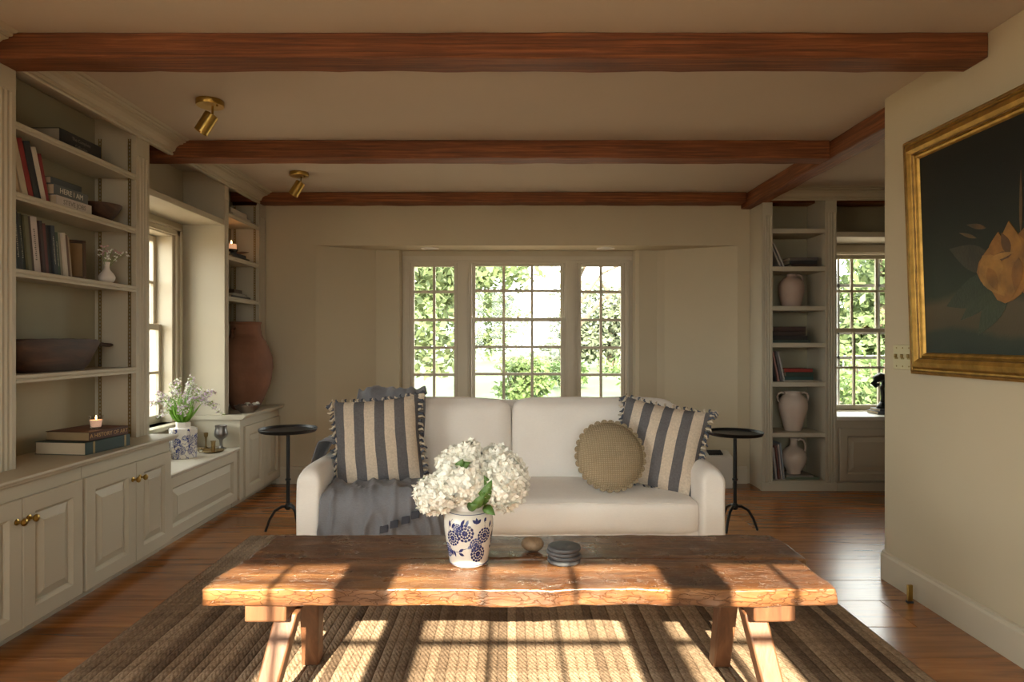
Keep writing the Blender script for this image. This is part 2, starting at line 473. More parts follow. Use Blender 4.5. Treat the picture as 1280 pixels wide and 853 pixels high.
def softbox(x0, x1, y0, y1, z0, z1, r, puff=(0, 0, 0), n=(14, 10, 8), wob=0.0, seed=0.0):
    """an upholstered block: rounded edges and bulging faces"""
    mb = gridbox(x0, x1, y0, y1, z0, z1, *n)
    c = ((x0 + x1) / 2, (y0 + y1) / 2, (z0 + z1) / 2); h = ((x1 - x0) / 2, (y1 - y0) / 2, (z1 - z0) / 2)
    out = []
    for p in mb.v:
        d = [p[i] - c[i] for i in range(3)]
        inner = [max(-h[i] + r, min(h[i] - r, d[i])) if h[i] > r else 0 for i in range(3)]
        o = Vector([d[i] - inner[i] for i in range(3)])
        if o.length > 1e-9:
            rr = min(r, max(abs(o.x), abs(o.y), abs(o.z)))
            o = o.normalized() * rr
        q = [inner[i] + o[i] for i in range(3)]
        t = [max(-1, min(1, d[i] / h[i])) for i in range(3)]
        for i in range(3):
            a, b_ = (i + 1) % 3, (i + 2) % 3
            q[i] += puff[i] * t[i] * (1 - t[a] ** 2) * (1 - t[b_] ** 2)
        if wob:
            nv = noise.noise_vector(Vector(p) * 5 + Vector((seed, seed, seed)))
            q = [q[i] + nv[i] * wob for i in range(3)]
        out.append((c[0] + q[0], c[1] + q[1], c[2] + q[2]))
    mb.v = out
    return mb

# ------------------------------------------------------------------ the room
CZ = 2.306           # ceiling
YF = 5.14            # far wall
YN = -1.40           # wall behind the camera
XL = -2.24           # left outer wall
XR = 1.808           # right wall
XE = 4.20            # end of the side room

struct('ceiling', B(XL - .26, XE + .15, YN - .1, 5.66, CZ, CZ + .12), CEIL, 'warm off-white plaster ceiling between the beams')

# floor boards run across the room
floor = structroot('floor', (0, 2, 0), 'wide orange-brown pine floorboards')
part('subfloor', B(XL - .26, XE + .15, YN - .1, 5.66, -.10, -.022), plain('subfloor_dark', (.03, .015, .008), .9), floor)
edges = [YN]
fixed = [2.303, 2.555, 2.815, 3.054, 3.353, 3.62, 3.90, 4.16, 4.43, 4.70, 4.96, 5.24, 5.62]
y = YN
while y < 2.0: y += random.uniform(.25, .30); edges.append(min(y, 2.05)) if y < 2.03 else None
edges = [e for e in edges if e < 1.95] + [2.05] + fixed
for a, b_ in zip(edges[:-1], edges[1:]):
    xs = [XL - .25]
    x = XL + random.uniform(.8, 2.6)
    while x < XE - .6:
        xs.append(x); x += random.uniform(1.8, 3.2)
    xs.append(XE + .1)
    for xa, xb in zip(xs[:-1], xs[1:]):
        part('floorboard', B(xa + .001, xb - .001, a + .0012, b_ - .0012, -.022, random.uniform(-.0008, 0.0)), FLOORW, floor, bev=.0015, seg=1)

# walls
w = MB()
w.box(XL - .26, -1.549, YF, 5.62, 0, CZ)
w.box(1.838, 1.98, YF, 5.62, 0, CZ)
w.box(-1.549, 1.838, YF, 5.62, 1.91, CZ)
w.prism([(-1.549, YF), (-1.12, 5.40), (-.925, 5.40), (-.905, 5.44), (-.905, 5.62), (-1.549, 5.62)], 0, 1.91)
w.prism([(1.838, YF), (1.31, 5.385), (1.25, 5.40), (1.10, 5.40), (1.07, 5.41), (1.055, 5.44), (1.055, 5.62), (1.838, 5.62)], 0, 1.91)
w.box(-.905, 1.055, 5.44, 5.62, 0, .55)
w.box(-.905, 1.055, 5.44, 5.62, 1.868, 1.91)
struct('wall_far', w, WALL, 'cream plaster far wall with a splayed window bay')
w = MB()     # far wall of the side room
w.box(1.98, 2.62, 5.25, 5.45, 0, CZ); w.box(3.34, XE, 5.25, 5.45, 0, CZ)
w.box(2.62, 3.34, 5.25, 5.45, 0, .57); w.box(2.62, 3.34, 5.25, 5.45, 1.88, CZ)
struct('wall_side_room', w, WALL, 'far wall of the side room behind the bookcase')
struct('wall_east', B(XE, XE + .15, 1.2, 5.45, 0, CZ), WALL, 'end wall of the side room')
struct('wall_side_near', B(1.98, XE, 1.1, 1.2, 0, CZ), WALL, 'near wall of the side room')
w = MB()     # left wall: window seat opening and the added fill-light window beside the camera
def holed(mb, x0, x1, ya, yb, holes):
    """wall slab along y with rectangular holes (y0,y1,z0,z1)"""
    y = ya
    for (h0, h1, z0, z1) in holes:
        mb.box(x0, x1, y, h0, 0, CZ); mb.box(x0, x1, h0, h1, 0, z0); mb.box(x0, x1, h0, h1, z1, CZ); y = h1
    mb.box(x0, x1, y, yb, 0, CZ)
holed(w, XL - .16, XL, YN - .1, 5.14, [(-1.05, 1.25, .12, 2.12), (3.56, 4.30, .60, 1.86)])
struct('wall_left', w, WALL, 'cream outer wall behind the bookcases and window seat')
w = MB()
cs = [(-.845, -.4935), (-.33, .447), (.625, .98)]
WZ0, WZ1 = .73, 2.14
xs = [XL] ; w.box(XL - .16, -.90, YN - .1, YN, 0, CZ); w.box(1.035, 1.98, YN - .1, YN, 0, CZ)
w.box(-.90, 1.035, YN - .1, YN, 0, WZ0 - .055); w.box(-.90, 1.035, YN - .1, YN, WZ1 + .045, CZ)
struct('wall_near', w, WALL, 'wall with the triple window facing the sun')
# right wall with a rounded end
pr = [(XR, YN), (1.98, YN)]
R = .045
for cx_, cy_, a0 in ((1.98 - R, 3.11 - R, 0), (XR + R, 3.11 - R, 90)):
    for i in range(7):
        a = math.radians(a0 + 90 * i / 6); pr.append((cx_ + R * math.cos(a), cy_ + R * math.sin(a)))
struct('wall_right', MB().prism(pr, 0, CZ), WALL, 'cream plaster wall ending in a rounded corner', smooth=True)

# baseboards
def base_profile(h, t): return [(0, 0), (t, 0), (t, h - .018), (t * .72, h - .012), (t * .72, h - .006), (t * .35, h), (0, h)]
prof = []
bb = MB(); T = .018; H = .135
outer = []
R2 = R + T
path = [(XR - T, YN)]
for i in range(7):
    a = math.radians(180 - 90 * i / 6); path.append((XR + R + R2 * math.cos(a), 3.11 - R + R2 * math.sin(a)))
for i in range(7):
    a = math.radians(90 - 90 * i / 6); path.append((1.98 - R + R2 * math.cos(a), 3.11 - R + R2 * math.sin(a)))
path.append((1.98 + T, 2.4))
def baseboard(path, inward, h, name, label):
    """path of the outer face; a thin moulded board"""
    mb = MB()
    ins = []
    for i, p in enumerate(path):
        ins.append(inward(p, i))
    n = len(path)
    lay = [(0, 0), (0, h - .02), (.45, h - .012), (.45, h - .004), (.9, h)]
    rows = []
    for t, z in lay:
        rows.append([(p[0] + (q[0] - p[0]) * t, p[1] + (q[1] - p[1]) * t, z) for p, q in zip(path, ins)])
    rows.append([(q[0], q[1], h) for q in ins]); rows.append([(q[0], q[1], 0) for q in ins])
    m = len(rows)
    for r in rows: mb.v += r
    for j in range(m):
        j2 = (j + 1) % m
        for i in range(n - 1): mb.f.append((j * n + i, j * n + i + 1, j2 * n + i + 1, j2 * n + i))
    mb.f.append(tuple(j * n for j in range(m))); mb.f.append(tuple(j * n + n - 1 for j in range(m))[::-1])
    return struct(name, mb, TRIM, label, smooth=True, angle=30)
def inw(p, i):
    if p[0] <= XR + .001 and p[1] < 3.11 - R + .001: return (p[0] + T * .95, p[1])
    cx_ = XR + R if p[0] < 1.89 else 1.98 - R
    if p[1] <= 3.11 - R: return (p[0] - T * .95, p[1])
    d = Vector((p[0] - cx_, p[1] - (3.11 - R))); d = d.normalized() * (R + T * .05)
    return (cx_ + d.x, 3.11 - R + d.y)
baseboard(path, inw, H, 'baseboard_right', 'painted baseboard along the right wall')
fp = [(-1.86, YF - T), (-1.553, YF - T), (-1.127, 5.40 - T), (-.80, 5.40 - T), (1.10, 5.40 - T), (1.30, 5.385 - T), (1.832, YF - T), (1.91, YF - T)]
baseboard(fp, lambda p, i: (p[0], p[1] + T * .95 + (.0 if i not in (3, 4) else .0)), H, 'baseboard_far', 'painted baseboard along the far wall and bay')

# ceiling beams
def beam(name, x0, x1, y0, y1, z0, z1, mat, label, seed):
    nx = max(2, int((x1 - x0) / .07)); ny = max(2, int((y1 - y0) / .07))
    mb = gridbox(x0, x1, y0, y1, z0, z1 - .001, nx, ny, 2)
    out = []
    for p in mb.v:
        q = Vector(p)
        nv = noise.noise_vector(q * 5.0 + Vector((seed, 0, seed))) * .005 + noise.noise_vector(q * 18.0 + Vector((seed, 3, 0))) * .0025
        z = p[2] + (nv.z if p[2] < z1 - .01 else 0)
        out.append((p[0] + (nv.x if x0 + .01 < p[0] < x1 - .01 or (x1 - x0) < .3 else 0) * 1.0, p[1] + nv.y, z))
    mb.v = out
    o = solo(name, mb, mat, label, 'beam', 'rough-sawn ceiling beams', bev=.004, seg=1, angle=50)
    return o
beam('ceiling_beam', -2.16, XR - .002, 2.41, 2.54, 2.209, CZ, BEAM, 'rough red-brown beam across the ceiling that ends on the wall above the painting', 1.3)
beam('ceiling_beam', -2.235, 1.856, 3.70, 3.82, 2.20, CZ, BEAM, 'rough red-brown middle beam between the two brass ceiling spotlights', 5.1)
beam('ceiling_beam', -2.235, 1.856, 4.99, 5.135, 2.229, CZ, BEAM, 'thin red-brown beam lying against the far wall above the bay window', 8.7)
beam('ceiling_beam', 1.864, 1.976, 3.14, 5.135, 2.20, CZ, BEAMY, 'lengthways red-brown beam running from the wall end to the white-jug bookcase', 11.9)
beam('ceiling_beam', 1.99, 4.1, 5.06, 5.19, 2.235, CZ, BEAM, 'dark beam at the back of the top bookcase compartments', 14.1)

# crown moulding
def crown_prof(x, sgn):
    pts = [(0, -.090), (.012, -.090), (.016, -.082), (.012, -.076), (.012, -.071), (.026, -.066), (.026, -.060), (.034, -.044), (.050, -.032), (.072, -.027), (.072, -.021), (.086, -.019), (.090, -.012), (.086, -.009), (.100, -.008), (.110, 0), (0, 0)]
    return [(x + sgn * p, CZ - .0015 + q) for p, q in pts]
k = 0
for a, b_ in ((1.9, 2.403), (2.547, 3.692), (3.828, 4.982)):
    k += 1
    struct('trim_%d' % k, MB().extrude(crown_prof(-1.95, 1), 'y', a, b_), PAINT, 'stepped crown moulding above the built-in bookcases')
struct('trim_4', MB().extrude([(4.88 - (p + 1.95), q) for p, q in crown_prof(-1.95, 1)], 'x', 1.985, XE - .01), PAINT, 'stepped crown moulding above the far right bookcase')

# ------------------------------------------------------------------ windows
def wbox(mf, u0, u1, d0, d1, z0, z1):
    a = mf(u0, d0, z0); b_ = mf(u1, d1, z1)
    return B(a[0], b_[0], a[1], b_[1], a[2], b_[2])
def sash(root, mf, u0, u1, z0, z1, d, ucuts, zcuts, stile=.038, top=.04, bot=.05, mun=.018, th=.034, mat=TRIM, name='sash'):
    """frame of a sash (glass area u0..u1, z0..z1) with its muntins and panes as sub-parts"""
    mb = MB()
    for q in (wbox(mf, u0 - stile, u0, d - th / 2, d + th / 2, z0 - bot, z1 + top), wbox(mf, u1, u1 + stile, d - th / 2, d + th / 2, z0 - bot, z1 + top),
              wbox(mf, u0, u1, d - th / 2, d + th / 2, z1, z1 + top), wbox(mf, u0, u1, d - th / 2, d + th / 2, z0 - bot, z0)):
        mb.add(q.v, q.f)
    s = part(name, mb, mat, root, bev=.003, seg=1)
    w0 = wloc(s)
    for u in ucuts: part('muntin', wbox(mf, u - mun / 2, u + mun / 2, d - .011, d + .011, z0, z1), mat, s)
    for z in zcuts: part('muntin', wbox(mf, u0, u1, d - .012, d + .012, z - mun / 2, z + mun / 2), mat, s)
    us = [u0] + list(ucuts) + [u1]; zs = [z0] + list(zcuts) + [z1]
    for a, b_ in zip(us[:-1], us[1:]):
        for c, e in zip(zs[:-1], zs[1:]):
            part('pane', wbox(mf, a, b_, d - .0015, d + .0015, c, e), GLASS, s)
    return s
# bay window in the far wall
W1 = structroot('window_1', (.08, 5.45, .55), 'triple bay window with small panes behind the sofa')
mf = lambda u, d, z: (u, 5.47 - d, z)
W1Z = [.8555, 1.086, 1.323, 1.563]
sash(W1, mf, -.806, -.4675, .625, 1.777, 0, [-.637], W1Z, .03, .035, .045, .023)
sash(W1, mf, .6165, .955, .625, 1.777, 0, [.786], W1Z, .03, .035, .045, .023)
sash(W1, mf, -.2846, .4404, 1.343, 1.784, -.018, [-.0429, .1988], [1.574], .03, .03, .0, .023, .03)
sash(W1, mf, -.2846, .4404, .632, 1.309, .018, [-.0429, .1988], [.862, 1.0926], .03, .034, .05, .023, .03)
mb = MB()
for a, b_ in ((-.905, -.838), (-.4365, -.3166), (.4724, .5855), (.987, 1.055)):
    q = wbox(mf, a, b_, -.04, .02, .575, 1.83); mb.add(q.v, q.f)
    q = wbox(mf, a + .018, b_ - .018, .02, .035, .575, 1.83); mb.add(q.v, q.f)
    q = wbox(mf, a + .034, b_ - .034, .035, .042, .575, 1.83); mb.add(q.v, q.f)
q = wbox(mf, -.905, 1.055, -.04, .028, 1.808, 1.868); mb.add(q.v, q.f)
q = wbox(mf, -.89, 1.04, .028, .04, 1.832, 1.866); mb.add(q.v, q.f)
part('casing', mb, TRIM, W1, bev=.003, seg=1)
part('stool', wbox(mf, -.90, 1.05, -.05, .10, .552, .577), TRIM, W1, bev=.005)
lk = MB().lathe([(.011, 0), (.011, .006), (.005, .009), (.005, .016), (0, .017)], (0, 0, 0), 12)
lk.xf(Matrix.Translation((.078, 5.447, 1.343))); lk.box(.06, .104, 5.441, 5.453, 1.352, 1.360)
part('sash_lock', lk, BRASS, W1)
# window over the seat
W2 = structroot('window_2', (-2.3, 3.93, .6), 'sash window above the window seat')
mf2 = lambda u, d, z: (-2.345 + d, u, z)
sash(W2, mf2, 3.66, 4.23, 1.255, 1.80, -.018, [3.85, 4.04], [1.53], .03, .04, 0, .018, .03)
sash(W2, mf2, 3.66, 4.23, .655, 1.215, .018, [3.85, 4.04], [.935], .03, .04, .055, .018, .03)
mb = MB()
for a in ((3.56, 3.628, -.055, .105, .60, 1.86), (4.262, 4.30, -.055, .105, .60, 1.86), (3.56, 4.30, -.055, .105, 1.842, 1.86)):
    q = wbox(mf2, *a); mb.add(q.v, q.f)
for a in ((3.50, 3.57, .105, .122, .60, 1.90), (4.29, 4.345, .105, .122, .60, 1.90), (3.50, 4.345, .105, .122, 1.85, 1.90), (4.322, 4.345, .122, .134, .60, 1.90), (3.50, 4.345, .122, .134, 1.882, 1.90)):
    q = wbox(mf2, *a); mb.add(q.v, q.f)
part('casing', mb, TRIM, W2, bev=.003, seg=1)
part('stool', wbox(mf2, 3.50, 4.37, -.05, .17, .572, .60), TRIM, W2, bev=.006)
# window of the side room with a storm window outside it
W3 = structroot('window_3', (2.98, 5.3, .57), 'sash window beside the far right bookcase')
mf3 = lambda u, d, z: (u, 5.34 - d, z)
sash(W3, mf3, 2.67, 3.29, 1.25, 1.829, -.018, [2.868, 3.075], [1.56], .03, .04, 0, .018, .03)
sash(W3, mf3, 2.67, 3.29, .615, 1.215, .018, [2.868, 3.075], [.923], .03, .035, .045, .018, .03)
mb = MB()
for a in ((2.62, 2.64, -.09, .07, .57, 1.88), (3.32, 3.34, -.09, .07, .57, 1.88), (2.62, 3.34, -.09, .07, 1.86, 1.88), (2.58, 2.64, .09, .105, .57, 1.93), (3.32, 3.38, .09, .105, .57, 1.93), (2.58, 3.38, .09, .105, 1.868, 1.93)):
    q = wbox(mf3, *a); mb.add(q.v, q.f)
part('casing', mb, TRIM, W3, bev=.003, seg=1)
mb = MB()
for a in ((2.66, 3.3, -.085, -.075, 1.60, 1.625), (2.66, 3.3, -.085, -.075, .99, 1.015), (2.78, 2.80, -.085, -.075, .6, 1.85), (3.12, 3.14, -.085, -.075, .6, 1.85), (2.66, 3.3, -.085, -.075, 1.20, 1.225)):
    q = wbox(mf3, *a); mb.add(q.v, q.f)
part('storm_frame', mb, plain('storm_frame_grey', (.5, .5, .55), .5), W3)
lk = MB().box(2.95, 3.0, 5.318, 5.332, 1.25, 1.262).box(2.965, 2.985, 5.315, 5.33, 1.262, 1.272)
part('sash_lock', lk, BRASSDK, W3)
# triple window behind the camera, facing the sun
W4 = structroot('window_4', (.07, YN, .7), 'triple window facing the sun')
mf4 = lambda u, d, z: (u, YN - .07 + d, z)
zc4 = [WZ1 - .235 * i for i in range(1, 6)]
for i, (a, b_) in enumerate(cs):
    cut = [(a + b_) / 2] if i != 1 else [a + (b_ - a) / 3, a + 2 * (b_ - a) / 3]
    sash(W4, mf4, a, b_, WZ0, WZ1, 0, cut, zc4[::-1], .03, .04, .05)
mb = MB()
for a, b_ in ((-.90, -.875), (-.4635, -.36), (.477, .595), (1.01, 1.035)):
    q = wbox(mf4, a, b_, -.03, .05, WZ0 - .055, WZ1 + .045); mb.add(q.v, q.f)
part('casing', mb, TRIM, W4)
# invented tall window, out of view, added to raise the room's ambient light
W5 = structroot('window_5_added', (-2.3, .1, .12), 'unseen tall window beside the camera, added for ambient light')
mf5 = lambda u, d, z: (-2.33 + d, u, z)
for a, b_ in ((-1.0, -.29), (-.24, .44), (.49, 1.2)):
    cut = [a + .05 + (b_ - a - .1) / 2]
    sash(W5, mf5, a + .04, b_ - .04, .2, 2.06, 0, cut, [.57, .94, 1.31, 1.68], .04, .05, .08)
mb = MB()
for a in ((-1.05, -.995), (-.295, -.235), (.435, .495), (1.195, 1.25)):
    q = wbox(mf5, a[0], a[1], -.03, .05, .12, 2.12); mb.add(q.v, q.f)
part('casing', mb, TRIM, W5)
portal('portal_bay', (.075, 5.60, 1.2), (math.radians(-90), 0, 0), 1.9, 1.3)
portal('portal_seat', (-2.42, 3.93, 1.23), (0, math.radians(-90), 0), 1.3, .75)
portal('portal_side', (2.98, 5.46, 1.22), (math.radians(-90), 0, 0), .7, 1.3)
portal('portal_near', (.07, YN - .12, 1.43), (math.radians(90), 0, 0), 1.95, 1.5)
portal('portal_added_window', (-2.42, .1, 1.12), (0, math.radians(-90), 0), 2.0, 2.3)

# ------------------------------------------------------------------ built-in furniture, left side
def raised(w_, h_, t=.02, m=.062, g=.004, bev=.028):
    """front of a raised-panel door in local (u, z), u 0..w, z 0..h, front at d=0, back at d=-t"""
    rects = [(0.0, -t), (0.0, -.003), (.003, 0.0), (m, 0.0), (m + .010, -.010), (m + .013, -.015), (m + .016, -.015), (m + .019 + bev, -.003), (m + .021 + bev, -.001)]
    mb = MB()
    for mm, d in rects:
        mb.v += [(mm, d, mm), (w_ - mm, d, mm), (w_ - mm, d, h_ - mm), (mm, d, h_ - mm)]
    for j in range(len(rects) - 1):
        for i in range(4):
            mb.f.append((4 * j + i, 4 * j + (i + 1) % 4, 4 * j + 4 + (i + 1) % 4, 4 * j + 4 + i))
    k_ = 4 * (len(rects) - 1)
    mb.f.append((k_, k_ + 1, k_ + 2, k_ + 3)); mb.f.append((3, 2, 1, 0))
    return mb
def door_left(root, y0, y1, z0, z1, x, name='door'):
    """a raised-panel door facing +x"""
    mb = raised(y1 - y0, z1 - z0)
    mb.v = [(x + d, y0 + u, z0 + zz) for u, d, zz in mb.v]
    return part(name, mb, PAINT, root)
def knob(door, p, axis='x'):
    mb = MB().lathe([(.012, 0), (.0125, .003), (.006, .006), (.005, .016), (.010, .021), (.0145, .027), (.0145, .032), (.009, .037), (0, .038)], (0, 0, 0), 16)
    mb.xf(Matrix.Translation(p) @ Matrix.Rotation(PI / 2, 4, 'Y'))
    return part('knob', mb, BRASS, door, smooth=True)
FX = -1.83
def base_unit(y0, y1, pairs, label, zb=.03, name='base_cabinet', plinth=True, knobs=True):
    root = thing(name, label, 'cabinet', (-2.02, (y0 + y1) / 2, 0))
    part('carcass', B(XL + .001, FX - .021, y0, y1, .05, .604), PAINT, root)
    part('plinth', B(XL + .001, -1.90, y0, y1, 0, .05), PAINT, root)
    fr = MB().box(FX - .021, FX - .016, y0, y1, .05, .604)
    part('face_frame', fr, PAINT, root)
    for a, m_, b_ in pairs:
        d1 = door_left(root, a, m_ - .0015, .055, .547, FX)
        d2 = door_left(root, m_ + .0015, b_, .055, .547, FX)
        if knobs:
            knob(d1, (FX, m_ - .03, .467)); knob(d2, (FX, m_ + .03, .467))
    return root
c1 = base_unit(2.00, 2.762, [(2.06, 2.41, 2.752)], 'greige base cabinet with two panelled doors away from the window seat')
c2 = base_unit(2.764, 3.478, [(2.772, 3.145, 3.470)], 'greige base cabinet with two panelled doors and brass knobs beside the window seat')
c3 = base_unit(4.39, 5.135, [(4.455, 4.80, 5.125)], 'greige base cabinet below the large terracotta jar', knobs=False)
ct_prof = lambda x0, x1, z: [(x0, z - .03), (x1 - .022, z - .03), (x1 - .014, z - .024), (x1 - .012, z - .018), (x1 - .003, z - .013), (x1, z - .007), (x1 - .003, z - .001), (x1 - .006, z), (x0, z)]
solo('countertop', MB().extrude(ct_prof(XL + .001, -1.80, .635), 'y', 2.0, 3.492), PAINT, 'greige painted countertop carrying the candle on two old books', 'countertop')
solo('countertop', MB().extrude(ct_prof(XL + .001, -1.80, .635), 'y', 4.372, 5.137), PAINT, 'greige painted countertop under the terracotta jar', 'countertop')

# window seat
ws = thing('window_seat', 'low painted window seat with a long raised front panel', 'window seat', (-2.03, 3.93, 0))
part('plinth', B(XL + .001, -1.905, 3.48, 4.388, 0, .048), PAINT, ws)
part('carcass', B(XL + .001, -1.881, 3.48, 4.388, .048, .388), PAINT, ws)
mb = raised(.904, .34, .02, .06, .005, .035); mb.v = [(-1.86 + d, 3.482 + u, .048 + zz) for u, d, zz in mb.v]
part('front_panel', mb, PAINT, ws)
part('seat_top', MB().extrude([(p, q) for p, q in ct_prof(XL + .001, -1.838, .415)], 'y', 3.48, 4.388), plain('seat_paint_lit', (.62, .57, .48), .45, .02, 3, 40, .04), ws)  # cabinet paint made paler here: window light put into the colour

# upper bookcases
def pilaster_left(root, y0, y1, z0, z1, x):
    n = 3; w_ = y1 - y0; mg = w_ * .17; fw = (w_ - 2 * mg) / n
    poly = [(x - .02, y0), (x - .02, y1), (x, y1)]
    for i in range(n)[::-1]:
        a = y0 + mg + fw * i
        poly += [(x, a + fw - .001), (x - .006, a + fw * .72), (x - .006, a + fw * .28), (x, a + .001)]
    poly.append((x, y0))
    mb = MB().prism(poly, z0, z1 - .10)
    mb.box(x - .02, x, y0, y1, z1 - .10, z1)
    return part('pilaster', mb, PAINT, root)
def standards(root, y, xs, z0, z1):
    for x in xs:
        mb = MB(); z = z0
        mb.box(x - .0075, x - .004, y - .004, y, z0, z1); mb.box(x + .004, x + .0075, y - .004, y, z0, z1)
        while z < z1 - .02:
            mb.box(x - .004, x + .004, y - .0035, y, z, z + .009); z += .019
        part('shelf_standard', mb, BRASSDK, root)
XU = -1.95
def shelf_left(root, y0, y1, z, name='shelf'):
    mb = MB().extrude([(-2.168, z - .022), (XU - .012, z - .022), (XU - .012, z - .032), (XU - .002, z - .032), (XU - .002, z - .022), (XU - .006, z - .018), (XU - .002, z - .012), (XU - .002, z - .003), (XU - .005, z), (-2.168, z)], 'y', y0, y1)
    return part(name, mb, PAINT, root)
b1 = thing('bookcase', 'tall greige built-in bookcase holding the rows of books and the dough bowl', 'bookcase', (-2.06, 2.95, .635))
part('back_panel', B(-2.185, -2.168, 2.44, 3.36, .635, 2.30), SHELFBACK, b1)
part('side_panel', B(-2.235, XU - .02, 2.42, 2.53, .635, 2.304), PAINT, b1)
part('side_panel', B(-2.235, XU - .02, 3.352, 3.47, .635, 2.304), PAINT, b1)
pilaster_left(b1, 2.42, 2.532, .636, 2.22, XU)
pilaster_left(b1, 3.35, 3.472, .636, 2.22, XU)
part('top_rail', B(XU - .02, XU - .001, 2.547, 3.472, 2.22, 2.304), PAINT, b1)
SH1 = [2.015, 1.736, 1.43, 1.006]
for z in SH1: shelf_left(b1, 2.531, 3.351, z)
standards(b1, 3.352, [-2.14, -1.985], .64, 2.2)
b2 = thing('bookcase', 'narrow greige built-in bookcase with a lit pillar candle beside the far wall', 'bookcase', (-2.06, 4.77, .635))
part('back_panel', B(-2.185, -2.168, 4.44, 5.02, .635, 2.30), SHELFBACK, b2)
part('side_panel', B(-2.235, XU - .02, 4.392, 4.455, .635, 2.304), PAINT, b2)
part('side_panel', B(-2.235, XU - .02, 5.0, 5.136, .635, 2.20), PAINT, b2)
pilaster_left(b2, 4.39, 4.457, .636, 2.22, XU)
pilaster_left(b2, 4.998, 5.137, .636, 2.22, XU)
part('top_rail', B(XU - .02, XU - .001, 4.39, 4.982, 2.22, 2.304), PAINT, b2)
SH2 = [2.04, 1.743, 1.456]
for z in SH2: shelf_left(b2, 4.456, 4.999, z)
standards(b2, 5.0, [-2.14, -1.985], .64, 2.2)
# header shelf over the window seat
hs_ = thing('header_shelf', 'painted box header spanning the window seat alcove', 'shelf', (-2.1, 3.93, 1.94))
part('board', B(XL + .001, XU - .02, 3.473, 4.389, 1.94, 1.968), PAINT, hs_)
part('fascia', B(XU - .02, XU - .001, 3.473, 4.389, 1.938, 1.975), PAINT, hs_, bev=.003)
part('top_rail', B(XU - .02, XU - .001, 3.473, 4.389, 2.22, 2.304), PAINT, hs_)

# ------------------------------------------------------------------ bookcase on the far right
YB = 4.88
b3 = thing('bookcase', 'tall greige built-in bookcase holding white jugs and stacked books', 'bookcase', (2.2, 5.0, 0))
part('side_panel', B(1.935, 2.0, YB + .012, 5.135, 0, 2.198), PAINT, b3)
part('side_panel', B(2.42, 2.498, YB + .02, 5.20, .06, 2.304), PAINT, b3)
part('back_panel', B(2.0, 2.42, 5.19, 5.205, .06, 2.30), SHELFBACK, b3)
part('plinth', B(1.925, 2.50, YB - .008, YB + .02, 0, .062), PAINT, b3)
def pilaster_far(root, x0, x1, z0, z1, y):
    n = 3; w_ = x1 - x0; mg = w_ * .15; fw = (w_ - 2 * mg) / n
    poly = [(x1, y + .02), (x0, y + .02), (x0, y)]
    for i in range(n):
        a = x0 + mg + fw * i
        poly += [(a + .001, y), (a + fw * .28, y + .006), (a + fw * .72, y + .006), (a + fw - .001, y)]
    poly.append((x1, y))
    mb = MB().prism(poly, z0, z1 - .10); mb.box(x0, x1, y, y + .02, z1 - .10, z1)
    return part('pilaster', mb, PAINT, root)
pilaster_far(b3, 1.935, 2.012, .062, 2.20, YB)
pilaster_far(b3, 2.413, 2.50, .062, 2.225, YB)
part('top_rail', B(1.98, 2.50, YB + .001, YB + .02, 2.22, 2.304), PAINT, b3)
SH3 = [2.003, 1.713, 1.411, 1.13, .829, .442, .075]
for z in SH3: part('shelf', B(2.001, 2.419, YB + .006, 5.189, z - .036, z), PAINT, b3, bev=.004)
b4 = thing('base_cabinet', 'painted cabinet with a raised panel below the side room window', 'cabinet', (2.95, 5.0, 0))
part('carcass', B(2.502, 3.40, YB + .022, 5.245, .05, .536), PAINT, b4)
part('plinth', B(2.502, 3.40, YB - .008, YB + .02, 0, .06), PAINT, b4)
mb = raised(.86, .40, .02, .055); mb.v = [(2.525 + u, YB - d, .075 + zz) for u, d, zz in mb.v]
part('door', mb, PAINT, b4)
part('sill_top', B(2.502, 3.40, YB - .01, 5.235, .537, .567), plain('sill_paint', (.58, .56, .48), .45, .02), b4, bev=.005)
b5 = thing('header_shelf', 'painted box header above the side room window', 'shelf', (2.95, 5.0, 1.94))
part('board', B(2.502, 3.40, YB + .022, 5.245, 1.94, 1.97), PAINT, b5)
part('fascia', B(2.502, 3.40, YB + .001, YB + .02, 1.937, 1.975), PAINT, b5)
part('top_rail', B(2.502, 3.40, YB + .001, YB + .02, 2.22, 2.304), PAINT, b5)
part('back_panel', B(2.502, 3.40, 5.21, 5.245, 1.975, 2.234), SHELFBACK, b5)

